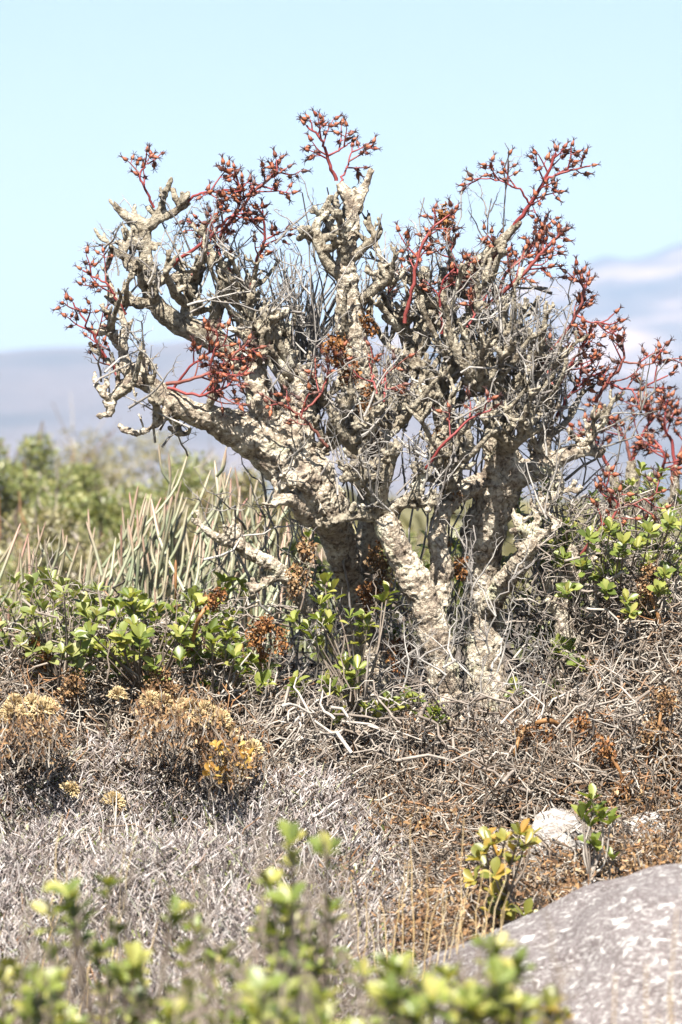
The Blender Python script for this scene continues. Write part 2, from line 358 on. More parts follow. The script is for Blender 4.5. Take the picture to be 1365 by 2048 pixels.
LIMBS = [  # (rows, material, stubs per joint)
    # left horizontal limb and its hooked end
    ([[(575, 915, 0, 56), (520, 885, -.02, 47), (480, 862, -.04, 40), (440, 842, -.06, 32), (400, 830, -.08, 27), (350, 808, -.1, 23), (313, 775, -.1, 19), (264, 750, -.1, 16), (249, 718, -.1, 13), (246, 684, -.1, 12), (256, 646, -.1, 8)],
      [(246, 690, -.1, 11), (228, 680, -.1, 9), (212, 655, -.1, 7)], [(264, 752, -.1, 13), (250, 778, -.12, 12), (228, 796, -.13, 11), (218, 834, -.13, 7)], [(222, 797, -.13, 10), (205, 785, -.14, 7), (194, 772, -.14, 5)],
      [(345, 812, -.1, 15), (318, 846, -.12, 9), (279, 866, -.13, 7), (245, 858, -.13, 4)], [(313, 775, -.1, 14), (290, 745, -.14, 8), (300, 715, -.15, 6)], [(350, 805, -.1, 14), (352, 848, -.05, 7), (360, 868, -.02, 5)]], 'bark', 3),
    # left upright limb
    ([[(575, 905, 0, 52), (592, 850, .0, 44), (596, 800, .02, 38), (585, 750, .03, 30), (566, 712, .03, 24), (545, 690, .03, 18), (520, 655, .02, 14)], [(545, 880, -.02, 34), (522, 830, -.03, 24), (512, 780, -.03, 22), (516, 735, -.03, 19), (508, 690, -.02, 16), (480, 660, -.02, 12)],
      [(600, 830, .02, 24), (640, 800, .02, 15), (665, 812, 0, 12)], [(620, 900, .03, 22), (665, 888, .02, 13), (690, 870, .01, 10)]], 'bark', 3),
    # long diagonal limb to the left crown
    ([[(545, 860, .04, 34), (522, 775, .05, 26), (485, 725, .05, 24), (431, 682, .04, 24), (367, 652, .02, 22), (318, 618, 0, 20), (298, 580, 0, 16), (293, 520, 0, 15), (290, 480, 0, 15), (284, 448, 0, 15), (252, 432, 0, 10), (230, 412, 0, 7)],
      [(288, 455, 0, 14), (315, 438, -.01, 12), (324, 415, -.01, 9), (329, 394, -.01, 6)], [(315, 440, -.01, 10), (345, 427, -.02, 8), (362, 415, -.02, 6)], [(296, 540, 0, 11), (270, 545, -.03, 10), (252, 525, -.04, 9), (246, 500, -.04, 7)],
      [(293, 500, 0, 10), (268, 485, -.02, 9), (252, 478, -.02, 7)], [(300, 575, 0, 9), (335, 558, .02, 8), (365, 545, .03, 5)], [(303, 608, 0, 13), (268, 602, -.03, 9), (246, 610, -.05, 7)]], 'bark_grey', 4),
    ([[(372, 652, .02, 16), (374, 620, .02, 14), (382, 585, .02, 12), (396, 540, .03, 9)], [(382, 590, .02, 10), (362, 570, .02, 8)],
      [(431, 680, .04, 17), (430, 640, .05, 15), (440, 600, .05, 14), (444, 570, .05, 11), (452, 530, .05, 8)], [(440, 590, .05, 12), (478, 582, .05, 10), (500, 570, .05, 7)], [(440, 610, .05, 9), (405, 622, .04, 7), (385, 628, .03, 6)]], 'bark_grey', 4),
    ([[(500, 720, .05, 14), (512, 690, .06, 14), (545, 672, .07, 12), (580, 668, .08, 9)], [(520, 690, .06, 12), (500, 640, .06, 11), (495, 600, .06, 9), (505, 560, .06, 6)]], 'bark_grey', 4),
    # central upright
    ([[(720, 1240, .3, 26), (738, 1070, .2, 26), (742, 950, .14, 34), (730, 850, .08, 42), (718, 760, .05, 38), (712, 700, .03, 34), (702, 650, .02, 31), (697, 600, .01, 26), (691, 540, 0, 23), (698, 490, 0, 19), (706, 450, 0, 17), (703, 415, 0, 14), (692, 388, 0, 12), (680, 366, 0, 8)],
      [(706, 430, 0, 12), (722, 395, 0, 10), (735, 360, 0, 8), (745, 338, 0, 6)], [(700, 400, 0, 10), (716, 380, 0, 8)]], 'bark', 0),
    ([[(700, 520, 0, 12), (735, 490, -.02, 10), (755, 470, -.03, 9), (762, 455, -.03, 6)], [(690, 560, 0, 14), (660, 530, -.01, 13), (640, 490, -.02, 12), (632, 455, -.02, 10), (640, 430, -.02, 7)], [(640, 485, -.02, 9), (612, 470, -.02, 8), (596, 478, -.02, 7)],
      [(695, 470, 0, 9), (665, 455, 0, 8), (640, 425, .02, 7)], [(705, 610, .01, 14), (738, 590, .0, 12), (760, 560, -.01, 10), (762, 530, -.01, 7)], [(752, 575, -.01, 8), (785, 562, -.02, 7)]], 'bark_grey', 3),
    # long diagonal limb to the upper right
    ([[(745, 900, .1, 30), (780, 800, .1, 25), (812, 730, .09, 22), (850, 665, .08, 21), (887, 600, .06, 20), (933, 548, .05, 17), (971, 513, .04, 14), (1005, 480, .03, 10), (1030, 455, .02, 7)], [(905, 580, .05, 12), (945, 592, .03, 9), (965, 585, .02, 7)],
      [(870, 640, .07, 12), (900, 655, .05, 11), (935, 652, .03, 10), (960, 640, .02, 7)], [(820, 720, .09, 14), (808, 660, .06, 12), (812, 640, .05, 8)], [(850, 665, .08, 12), (880, 620, .03, 9), (905, 545, .02, 7), (900, 500, .02, 5)]], 'bark_grey', 3),
    # middle-right V
    ([[(905, 1000, .08, 26), (900, 900, .09, 24), (888, 830, .07, 22), (880, 790, .05, 20), (862, 752, .03, 16), (828, 728, .02, 13), (808, 705, .01, 10)], [(880, 790, .05, 18), (895, 740, .04, 14), (902, 690, .03, 12), (890, 660, .03, 9)], [(885, 770, .05, 12), (915, 745, .0, 10), (940, 738, -.02, 8)]], 'bark_grey', 5),
    # right upright knuckles
    ([[(1000, 905, .03, 34), (1006, 850, .02, 26), (1008, 800, .02, 23), (998, 766, .01, 20), (985, 735, 0, 19), (962, 708, 0, 16), (945, 690, 0, 13), (937, 655, 0, 12), (940, 630, 0, 9)], [(985, 735, 0, 14), (1013, 732, -.02, 12), (1035, 710, -.02, 11), (1052, 686, -.02, 7)],
      [(1005, 790, .01, 15), (1026, 782, 0, 13), (1048, 765, 0, 12), (1068, 742, 0, 8)], [(1008, 800, .01, 14), (1058, 792, 0, 10), (1112, 787, 0, 8)], [(985, 735, 0, 12), (975, 690, -.03, 10), (985, 655, -.03, 8)], [(1000, 770, .01, 13), (965, 775, -.03, 11), (945, 765, -.05, 9), (940, 745, -.05, 7)],
      [(1008, 830, .02, 14), (1045, 838, .0, 10), (1062, 820, -.01, 8)]], 'bark_grey', 7),
    # right horizontal limb
    ([[(1005, 960, .03, 38), (1040, 945, .02, 30), (1085, 935, .01, 25), (1130, 912, 0, 20), (1165, 900, 0, 15), (1200, 905, 0, 9)], [(1085, 930, .01, 18), (1092, 885, .0, 14), (1096, 845, 0, 12), (1100, 815, 0, 9)], [(1150, 905, 0, 12), (1180, 880, 0, 9), (1195, 855, 0, 6)], [(1110, 930, 0, 12), (1120, 980, -.02, 10), (1108, 1000, -.04, 8)]], 'bark', 5),
    # mid right short limb
    ([[(955, 1250, .13, 22), (1008, 1168, .02, 23), (1050, 1110, -.08, 21), (1072, 1075, -.09, 16), (1068, 1045, -.09, 12)], [(1068, 1075, -.09, 13), (1100, 1062, -.1, 10), (1118, 1045, -.1, 7)], [(1060, 1070, -.09, 12), (1040, 1050, -.1, 9), (1033, 1030, -.1, 7)], [(1070, 1060, -.09, 10), (1080, 1025, -.1, 8)]], 'bark', 3),
    ([[(1130, 1440, .05, 26), (1136, 1300, .03, 22), (1122, 1220, .02, 18), (1132, 1160, .01, 18), (1142, 1120, 0, 15), (1150, 1090, 0, 11)], [(1135, 1170, .01, 13), (1178, 1140, .0, 12), (1200, 1100, 0, 8)], [(1125, 1230, .02, 12), (1095, 1205, 0, 9)], [(1135, 1330, .02, 15), (1175, 1260, -.02, 11), (1190, 1215, -.03, 8)], [(1175, 1265, -.02, 9), (1210, 1255, -.03, 7)]], 'bark', 3),
    # front knuckles over the trunk
    ([[(768, 1040, -.08, 26), (755, 1000, -.12, 18), (735, 960, -.15, 14), (715, 920, -.16, 11)], [(770, 1030, -.08, 18), (720, 1032, -.14, 11), (680, 1040, -.16, 10), (648, 1055, -.17, 7)], [(770, 1030, -.08, 18), (808, 1005, -.14, 12), (835, 975, -.16, 9), (842, 945, -.16, 8)], [(762, 1000, -.12, 13), (775, 950, -.16, 11), (790, 905, -.17, 8)],
      [(742, 970, -.15, 11), (705, 955, -.18, 9), (690, 930, -.18, 7)], [(800, 1010, -.14, 10), (842, 1010, -.16, 8), (860, 1000, -.17, 6)]], 'bark_grey', 8),
    ([[(905, 990, .02, 20), (890, 950, -.08, 13), (868, 915, -.12, 10), (862, 880, -.13, 7)], [(890, 950, -.08, 11), (925, 920, -.12, 9), (940, 885, -.13, 7)], [(880, 960, -.08, 10), (850, 955, -.13, 8)]], 'bark_grey', 8),
    ([[(735, 930, .08, 20), (700, 890, -.06, 13), (680, 850, -.1, 10), (690, 815, -.11, 7)], [(700, 890, -.06, 11), (735, 860, -.1, 9), (755, 825, -.11, 7)]], 'bark_grey', 8),
    ([[(1000, 900, .0, 18), (1040, 880, -.08, 12), (1062, 860, -.1, 9)], [(1020, 890, -.04, 12), (985, 860, -.1, 10), (960, 820, -.12, 7)]], 'bark_grey', 8),
    ([[(800, 780, .08, 18), (815, 820, -.02, 13), (800, 850, -.06, 10), (780, 870, -.08, 7)], [(812, 800, .0, 12), (848, 830, -.06, 9), (858, 800, -.08, 7)]], 'bark_grey', 7),
    # low left arm
    ([[(640, 1260, .0, 22), (600, 1190, -.03, 18), (560, 1140, -.05, 16), (510, 1112, -.07, 15), (480, 1090, -.08, 14), (470, 1050, -.08, 9)], [(485, 1092, -.08, 12), (450, 1085, -.1, 11), (420, 1065, -.11, 7), (385, 1040, -.12, 4)], [(560, 1140, -.05, 12), (530, 1170, -.06, 10), (505, 1180, -.08, 8)]], 'bark', 3),
    ([[(620, 1040, -.04, 26), (590, 1000, -.1, 16), (560, 1000, -.13, 11), (545, 1012, -.14, 7)], [(630, 1020, -.05, 18), (610, 975, -.12, 11), (585, 965, -.13, 8)]], 'bark', 4),
]
STUB_ENDS = []
for rows, mt, ns in LIMBS:
    ls = [limb_rows(r) for r in rows]; extra = []
    for l in ls:
        if ns:
            e = l[-1]; d = l[-1, :3] - l[-3, :3]
            extra += stubs(e[:3] - unit(d) * e[3], max(1, ns // 2), d, S(26), min(e[3], S(8)) * .85)
            for _ in range(ns):
                q = l[rng.integers(len(l) // 3, len(l))]
                extra += stubs(q[:3], 1, rdir()[0] * .8 + np.array([0, -.3, .5]), S(30) + q[3], S(7))
    STUB_ENDS += [e[-1, :3] for e in extra] + [l[-1, :3] for l in ls]
    big = max(r[0][3] for r in rows) > 30
    bark_part('branch', ls + extra, M[mt], tree, .003 if big else .0026, 1.1 if mt == 'bark' else .55)

ANCH = [limb_rows(r) for rows, mt, ns in LIMBS for r in rows if r[-1][1] < 900]
ENVX = [0, 130, 200, 250, 330, 450, 560, 620, 700, 760, 800, 900, 1000, 1100, 1200, 1300, 1400]; ENVY = [700, 610, 500, 420, 410, 450, 500, 430, 390, 470, 540, 520, 500, 520, 640, 740, 800]
def inside(q):
    px = 682.5 + q[0] * 8000 / (DIST + q[1]); return 1024 - (q[2] - CAM_Z) * 8000 / (DIST + q[1]) > np.interp(px, ENVX, ENVY) and px > 190
for k in range(230):
    l = ANCH[rng.integers(len(ANCH))]; q = l[rng.integers(len(l) // 3, len(l) - 1)]
    px = 682.5 + q[0] * 800
    dy = rng.choice([-1, -1, 1]) * rng.uniform(.25, 1.0); d = unit(np.array([rng.normal() * .6 + (px - 690) / 900, dy, rng.uniform(.25, 1.0)]))
    Lb = rng.uniform(.06, .2); r0 = min(q[3] * .8, S(rng.uniform(7, 13)))
    m1 = q[:3] + d * Lb * .5; e = m1 + unit(d + np.array([0, 0, .6]) + rdir()[0] * .4) * Lb * .5
    if not inside(e) or (px < 470 and rng.random() < .6): continue
    ls = [spline(np.c_[np.array([q[:3], m1, e]), [r0, r0 * .85, r0 * .6]], 12)]
    ls += stubs(e, 3, e - m1, S(36), r0 * .6) + stubs(m1, 2, rdir()[0] + np.array([0, 0, .6]), S(34), r0 * .6)
    STUB_ENDS += [x[-1, :3] for x in ls]
    bark_part('branch', ls, M['bark_grey'], tree, .0028, .55)

# ------------------------------------------------------------------ red seed stalks
def capsule_geo():
    prof = [(0, .10), (.04, .18), (.14, .33), (.28, .40), (.44, .34), (.60, .22), (.78, .13), (.86, .05)]
    V, F, sd = [], [], 7
    for z, r in prof:
        for k in range(sd):
            a = 2 * math.pi * k / sd; V.append((r * .62 * math.cos(a), r * .62 * math.sin(a), z))
    for i in range(len(prof) - 1):
        for k in range(sd): F.append((i * sd + k, i * sd + (k + 1) % sd, (i + 1) * sd + (k + 1) % sd, (i + 1) * sd + k))
    nb = len(F); mb = MB(); mb.add(V, F)
    for k in range(5):
        a = 2 * math.pi * k / 5; c, s = math.cos(a), math.sin(a)
        pts = np.array([[.05 * c, .05 * s, .74], [.11 * c, .11 * s, .96], [.26 * c, .26 * s, 1.16], [.46 * c, .46 * s, 1.20]])
        mb.tubes(pts, np.array([.045, .042, .035, .012]), 3)
        pts = np.array([[.12 * c, .12 * s, .02], [.28 * c, .28 * s, .06], [.36 * c, .36 * s, .20]])
        mb.tubes(pts, np.array([.05, .05, .01]), 3)
    return np.concatenate(mb.V), np.concatenate(mb.F4), nb
CV, CF, CNB = capsule_geo()
cap_me = mesh_np('seed_capsule', CV, CF, [M['capsule'], M['prong']])
cap_me.polygons.foreach_set('material_index', np.array([0] * CNB + [1] * (len(CF) - CNB), np.int32))
def frame(z, roll=None):
    z = unit(np.asarray(z, float)); r = rdir()[0]; x = unit(np.cross(r, z)); y = np.cross(z, x)
    return np.stack([x, y, z], 1)
def mat4(R, p, s):
    m = np.eye(4); m[:3, :3] = R * s; m[:3, 3] = p; return Matrix(m.tolist())
class CapMass:
    def __init__(s): s.V, s.F, s.mi, s.n = [], [], [], 0
    def add(s, R, p, sc_):
        s.V.append(CV @ (R * sc_).T + p); s.F.append(CF + s.n); s.n += len(CV); s.mi.append([0] * CNB + [1] * (len(CF) - CNB))
    def build(s, name, parent):
        if not s.n: return
        me = mesh_np(name, np.concatenate(s.V), np.concatenate(s.F), [M['capsule'], M['prong']])
        me.polygons.foreach_set('material_index', np.concatenate(s.mi).astype(np.int32))
        tag(link(name, me, parent), kind='stuff')
cap_mass = CapMass(); cap_count = 0
def stalk(rows, parent, dens=1.0, r=4.0, from_t=.35, side=66, single=True, limit=300, mass=None):
    global cap_count
    a = np.array([P(x, y, d) for x, y, d in rows]); y0 = rows[0][2]
    a = spline(a, 4 * len(a)); k = len(a)
    a += rng.normal(size=a.shape) * S(1.3)
    rad = np.linspace(S(r * .8, y0), S(r * .4, y0), k)
    mb = MB(); mb.tubes(a, rad, 6)
    L = np.linalg.norm(np.diff(a, axis=0), axis=1).sum()
    caps = []
    def cap_at(p, d, ped):
        q = p + unit(d) * ped
        mb.tubes(np.array([p, (p + q) / 2 + rdir()[0] * ped * .12, q]), np.array([S(1.3), S(1.1), S(1.2)]), 3)
        caps.append((q - unit(d) * S(.6), d))
    n = max(2, int(L / S(22) * dens))
    for i in range(n):
        t = from_t + (1 - from_t) * (i + rng.random() * .7) / n
        p = a[min(k - 1, int(t * (k - 1)))]; tg = unit(a[min(k - 1, int(t * (k - 1)) + 1)] - a[max(0, int(t * (k - 1)) - 1)])
        sd = unit(np.cross(tg, rdir()[0])) * np.array([1, .8, 1])
        d = unit(tg * .65 + sd + np.array([0, 0, .15])); l = S(side, y0) * rng.uniform(.5, 1.15) * (1.15 - .5 * t)
        e = p + d * l * .55; d2 = unit(d + np.array([0, 0, .25]) + rdir()[0] * .35); e2 = e + d2 * l * .45
        br = spline(np.array([p, e, e2]), 7); mb.tubes(br, np.linspace(S(1.9), S(1.0), 7), 4)
        cap_at(e2, d2 + rdir()[0] * .6, S(4))
        for q in rng.uniform(.35, .95, rng.integers(2, 4)):
            b = br[int(q * 6)]; cap_at(b, unit(unit(np.cross(d2, rdir()[0])) + d2 * .45 + rdir()[0] * .4), S(rng.uniform(7, 16)))
    cap_at(a[-1], a[-1] - a[-3], S(4)); 
    o = link('flower_stalk', mb.mesh('flower_stalk', M['stalk']), parent)
    for q, d in caps:
        s = S(rng.uniform(15, 20.5), y0); R = frame(d)
        if single and cap_count < limit:
            link('seed_capsule', cap_me, o, mat4(R, q, s)); cap_count += 1
        else: (mass or cap_mass).add(R, q, s)
STALKS = [
    ([(308, 415, -.02), (292, 380, -.03), (280, 352, -.04), (290, 330, -.04), (298, 318, -.04)], .8, 3.5),
    ([(352, 424, -.02), (395, 388, -.04), (430, 382, -.05), (462, 378, -.05)], 1.0, 4),
    ([(440, 470, .0), (480, 420, -.02), (512, 380, -.03), (545, 355, -.04), (572, 338, -.04)], 1.0, 4.5),
    ([(345, 528, .0), (400, 490, -.04), (440, 452, -.05), (480, 410, -.05), (470, 340, -.05)], 1.0, 5),
    ([(500, 580, .04), (515, 520, .03), (530, 470, .02), (525, 420, .02)], 1.1, 5),
    ([(470, 560, .05), (440, 510, .04), (425, 470, .05), (400, 440, .05)], 1.0, 4),
    ([(252, 628, -.05), (232, 596, -.07), (212, 566, -.08), (165, 542, -.08)], .75, 4),
    ([(212, 716, -.1), (190, 678, -.12), (170, 645, -.13), (145, 605, -.13)], .75, 4),
    ([(335, 768, -.12), (390, 757, -.16), (440, 735, -.17), (490, 690, -.17)], 1.15, 5),
    ([(335, 775, -.13), (400, 790, -.17), (450, 775, -.18), (480, 745, -.18)], 1.15, 4),
    ([(345, 780, -.1), (380, 735, -.13), (420, 705, -.14), (455, 690, -.14)], 1.0, 3.5),
    ([(655, 895, -.1), (620, 850, -.13), (590, 825, -.14), (535, 795, -.15)], .7, 4.5),
    ([(600, 830, -.1), (640, 790, -.1), (660, 745, -.1), (690, 725, -.1)], .7, 3.5),
    ([(675, 362, 0), (662, 335, -.01), (650, 300, -.02), (640, 275, -.02), (612, 252, -.02)], 1.0, 5),
    ([(655, 312, -.02), (680, 300, -.02), (700, 285, -.02)], .8, 3),
    ([(810, 645, -.02), (826, 570, -.04), (838, 510, -.05), (860, 465, -.05), (900, 430, -.05)], .75, 5.5),
    ([(885, 668, .0), (880, 610, -.02), (888, 560, -.03), (930, 520, -.03)], .9, 4),
    ([(955, 632, .0), (1000, 590, -.03), (1050, 545, -.05), (1090, 500, -.06), (1118, 470, -.06)], 1.3, 6.5),
    ([(1000, 600, .02), (1010, 550, .02), (1060, 500, .02), (1090, 440, .02)], 1.2, 5),
    ([(940, 640, .05), (960, 580, .05), (985, 530, .05), (1000, 470, .05)], 1.0, 5),
    ([(1028, 458, .02), (1060, 410, .0), (1092, 356, -.02), (1112, 305, -.03)], .95, 6),
    ([(1092, 360, -.02), (1130, 345, -.03), (1180, 330, -.03)], 1.0, 4),
    ([(1060, 410, 0), (1040, 380, -.02), (1000, 360, -.03), (950, 358, -.03)], .8, 3),
    ([(1100, 705, -.02), (1135, 660, -.04), (1158, 620, -.05), (1168, 575, -.06), (1150, 560, -.06)], 1.0, 5),
    ([(1150, 630, -.05), (1190, 645, -.06), (1228, 630, -.07)], .6, 3),
    ([(1095, 800, .0), (1135, 740, -.04), (1160, 700, -.05), (1185, 660, -.05)], 1.1, 5),
    ([(1190, 805, .02), (1215, 765, .0), (1244, 725, -.02), (1248, 675, -.02)], .8, 5),
    ([(1215, 765, .0), (1270, 780, -.01), (1335, 752, -.02)], .7, 3.5),
    ([(1244, 725, -.02), (1290, 728, -.02), (1355, 715, -.02)], .6, 3),
    ([(842, 950, -.16), (890, 885, -.2), (940, 840, -.2), (985, 818, -.2)], .35, 4.5),
    ([(1162, 1110, -.1), (1200, 1060, -.14), (1235, 1015, -.16), (1205, 965, -.16)], .9, 5),
    ([(1235, 1015, -.16), (1280, 1005, -.16), (1320, 985, -.16)], .9, 3),
    ([(1110, 840, .05), (1140, 790, .05), (1170, 760, .05), (1200, 745, .06)], 1.2, 5),
]
for rows, dens, r in STALKS: stalk(rows, tree, dens, r)
for k in range(16):        # further seed stalks deep inside the crown
    e = STUB_ENDS[rng.integers(len(STUB_ENDS))]
    x = 682.5 + e[0] * 8000 / (DIST + e[1]); y = 1024 - (e[2] - CAM_Z) * 8000 / (DIST + e[1])
    if y > 820: continue
    dx = rng.uniform(-45, 45)
    stalk([(x, y, e[1]), (x + dx * .5, y - 35, e[1] + .03), (x + dx, y - 70, e[1] + .06)], tree, .7, 3.2)
cap_mass.build('seed_capsules', tree)
# shrivelled brown leaf tufts hanging in the crown
def tuft_geo(mb, c, r, n, size):
    """crinkled strips"""
    p = np.asarray(c) + rdir(n) * (rng.random((n, 1)) ** .6) * r
    d = rdir(n); L = size * rng.uniform(.5, 1.4, (n, 1)); w = unit(np.cross(d, rdir(n))) * L * rng.uniform(.18, .45, (n, 1)); u = np.cross(d, unit(w)) * L * .35
    q0, q1, q2 = p, p + d * L * .5 + u, p + d * L + u * rng.uniform(-1, .6, (n, 1))
    V = np.stack([q0 - w * .5, q0 + w * .5, q1 - w, q1 + w, q2 - w * .4, q2 + w * .4], 1)
    i = np.arange(n)[:, None] * 6
    mb.add(V, np.concatenate([i + np.array([[0, 1, 3, 2]]), i + np.array([[2, 3, 5, 4]])]))
for px, py, y, r, n in [(885, 430, 0, 24, 90), (672, 690, -.1, 26, 110), (700, 735, -.08, 26, 90), (730, 640, .0, 22, 80), (870, 880, -.1, 22, 60), (600, 1150, -.1, 32, 120), (612, 1095, -.12, 20, 60), (890, 1085, 0, 16, 40), (740, 790, -.05, 24, 60), (905, 990, -.02, 26, 80), (760, 1120, .05, 30, 120), (740, 1190, .08, 30, 110), (800, 1300, .1, 34, 120), (780, 1060, .0, 24, 80), (920, 1130, .0, 20, 60)]:
    mb = MB(); tuft_geo(mb, P(px, py, y), S(r), int(n * 1.7), S(8))
    tuft_geo(mb, P(px + rng.uniform(-14, 14), py + r, y), S(r * .7), n, S(7))
    o = link('withered_leaf_tuft', mb.mesh('withered_leaf_tuft', M['brown' if rng.random() < .6 else 'rust'], False), tree)

# second butter tree behind on the right
tree2 = empty('succulent_tree', tuple(P(1340, 1300, 1.1)), 'smaller red-stalked succulent tree standing behind the gnarled pale one', 'tree')
D2 = 1.1
for rows in ([[(1330, 1330, D2, 26), (1325, 1180, D2, 24), (1300, 1060, D2, 20), (1270, 980, D2, 16), (1262, 920, D2, 11)], [(1310, 1090, D2, 14), (1345, 1010, D2, 12), (1352, 930, D2, 9)]], [[(1290, 1030, D2, 14), (1240, 985, D2, 12), (1215, 930, D2, 8)]]):
    bark_part('branch', [limb_rows(r) for r in rows], M['bark_grey'], tree2, .005, 1)
cap_count = 0; cm2 = CapMass()
for rows, dens in [([(1262, 925, D2), (1250, 880, D2), (1230, 840, D2), (1205, 815, D2)], 1.3), ([(1262, 925, D2), (1280, 880, D2), (1300, 840, D2), (1290, 810, D2)], 1.3), ([(1352, 935, D2), (1345, 890, D2), (1330, 850, D2), (1335, 800, D2)], 1.3),
                   ([(1215, 930, D2), (1195, 890, D2), (1180, 850, D2)], 1.3), ([(1352, 935, D2), (1370, 880, D2), (1375, 830, D2)], 1.2), ([(1300, 1000, D2), (1330, 920, D2 - .1), (1310, 880, D2 - .1)], 1.2)]:
    stalk(rows, tree2, dens, 5, mass=cm2)
cm2.build('seed_capsules', tree2)

# ------------------------------------------------------------------ grey thorny shrub growing up through the tree
def thorn_stem(mb, p0, p1, r0, r1, side=7, sl=.07, amp=.025, thorns=True):
    L = np.linalg.norm(np.asarray(p1) - p0); n = max(7, int(L / .04))
    a = wiggly(p0, p1, n, amp * min(1, .5 / max(L, .1)))[0]
    bow = rdir()[0] * L * .06; t = np.linspace(0, 1, n)[:, None]; a += bow * np.sin(t * math.pi)
    mb.tubes(a, np.linspace(r0, r1, n), 5)
    ax = unit(np.asarray(p1) - p0)
    for k in range(side):
        i = rng.integers(n // 3, n); b = a[i]; d = unit(ax * .6 + rdir()[0]); l = sl * rng.uniform(.4, 1.5)
        tw = wiggly(b, b + d * l, 5, .06)[0]; mb.tubes(tw, np.linspace(r1 * 1.05, r1 * .45, 5), 4)
        for q in range(3):
            e = tw[rng.integers(1, 5)]; dd = unit(d * .4 + rdir()[0]); mb.tubes(wiggly(e, e + dd * l * rng.uniform(.25, .5), 3, .05)[0], np.array([r1 * .6, r1 * .45, r1 * .15]), 3)
    if thorns:
        m = n * 2; i = rng.integers(1, n, m); b = a[i]; d = unit(rdir(m) + ax * .3)
        mb.tubes(np.stack([b, b + d * rng.uniform(.006, .018, (m, 1))], 1), np.tile([[r1 * .5, r1 * .1]], (m, 1)), 3)
thorn = empty('thorn_shrub', tuple(P(800, 1560, .2)), 'leafless grey thorny shrub tangled up through the pale gnarled tree', 'shrub')
ENDS = [(929, 345, .0), (1022, 300, -.02), (848, 395, .0), (600, 385, -.02), (612, 440, .0), (655, 375, .02), (770, 430, -.06), (980, 395, .02), (905, 420, .04), (1060, 480, .0), (1145, 550, -.05), (560, 500, .05),
        (430, 390, .05), (470, 470, .02), (620, 540, -.06), (1010, 650, -.1), (1080, 600, -.08), (1200, 790, -.05), (1290, 740, -.1), (1040, 560, .1), (790, 520, .1), (940, 1060, -.25), (1060, 1120, -.25)]
for x, y, d in ENDS:
    mb = MB(); e = P(x, y, d)
    bx = 760 + (x - 760) * .42 + rng.uniform(-90, 90)
    mid_y = y + min(520, (1500 - y) * .55); mid = P(x + (bx - x) * .55 + rng.uniform(-25, 25), mid_y, (d if d < -.1 else d + rng.uniform(.12, .3)))
    g = P(bx, 1530, (-.2 if d < -.1 else rng.uniform(.25, .45)))
    main = spline(np.array([g, (g + mid) / 2 + rdir()[0] * .03, mid, (mid + e) / 2 + rdir()[0] * .03, e]), 26) + rng.normal(size=(26, 3)) * .006
    mb.tubes(main, np.linspace(S(2.7), S(1.3), 26), 6)
    for k in range(9):
        i = rng.integers(10, 25); ax = unit(main[i + 1] - main[i - 1]); q = unit(ax + rdir()[0] * .75 + np.array([0, 0, .25]))
        thorn_stem(mb, main[i], main[i] + q * rng.uniform(.03, .17), S(2.2), S(.8), 3, .04)
    o = link('stem', mb.mesh('stem', M['twig']), thorn)
for k in range(300):       # fine dead sprigs caught all through the crown
    e = STUB_ENDS[rng.integers(len(STUB_ENDS))]
    if e[2] < .72 or not inside(e): continue
    mb = MB(); b = e + rdir()[0] * .03; d = unit(rdir()[0] * .8 + np.array([0, -.15, .75])); l = rng.uniform(.05, .2)
    thorn_stem(mb, b - d * l * .4, b + d * l * .6, S(rng.uniform(1.8, 3.2)), S(1.0), 4, .045, .012)
    link('twig', mb.mesh('twig', M['twig']), thorn)
for k in range(70):        # longer straight grey sticks at all angles
    e = STUB_ENDS[rng.integers(len(STUB_ENDS))]
    if e[2] < .6: continue
    d = unit(np.array([rng.normal() * .8, rng.normal() * .25 - .1, rng.uniform(.1, 1)])); l = rng.uniform(.14, .3); t_ = e + d * l * .6
    if not inside(t_ + np.array([0, 0, -.05])) or t_[0] < -.5: continue
    mb = MB(); thorn_stem(mb, e - d * l * .4, t_, S(rng.uniform(2.2, 3.6)), S(1.1), 6, .06, .03); link('twig', mb.mesh('twig', M['twig']), thorn)
for k in range(46):        # wiry sprigs in front of the trunk base
    b = P(rng.uniform(560, 1300), rng.uniform(1250, 1500), rng.uniform(-.35, -.12)); d = unit(np.array([rng.normal() * .8, rng.normal() * .3, rng.uniform(.2, 1)])); l = rng.uniform(.08, .22)
    mb = MB(); thorn_stem(mb, b - d * l * .5, b + d * l * .5, S(rng.uniform(1.6, 2.8)), S(.8), 6, .05, .03); link('twig', mb.mesh('twig', M['twig']), thorn)
# stiff rush-like straight stems fanned left of the middle
mb = MB(); 
for k in range(44):
    b = P(rng.uniform(540, 640), rng.uniform(690, 740), rng.uniform(.12, .3)); t = rng.uniform(-.5, .75); l = rng.uniform(.14, .3)
    e = b + np.array([math.sin(t) * l, rng.uniform(-.1, .02), math.cos(t) * l * .95]); mb.tubes(wiggly(b, e, 5, .012), np.array([[S(3), S(3), S(2.6), S(2), S(.8)]]), 4)
link('spine_fan', mb.mesh('spine_fan', M['twig']), thorn)
# black-thorned bare sprigs at the left trunk
mb = MB()
for x0, y0, x1, y1 in [(560, 1180, 530, 980), (530, 1200, 500, 960), (590, 1190, 575, 1000), (500, 1180, 440, 1010), (545, 1230, 480, 1080), (470, 1180, 400, 1000)]:
    thorn_stem(mb, P(x0, y0, .2), P(x1, y1, .15), S(3), S(1.2), 9, .06)
link('stem', mb.mesh('stem', M['twig']), thorn)

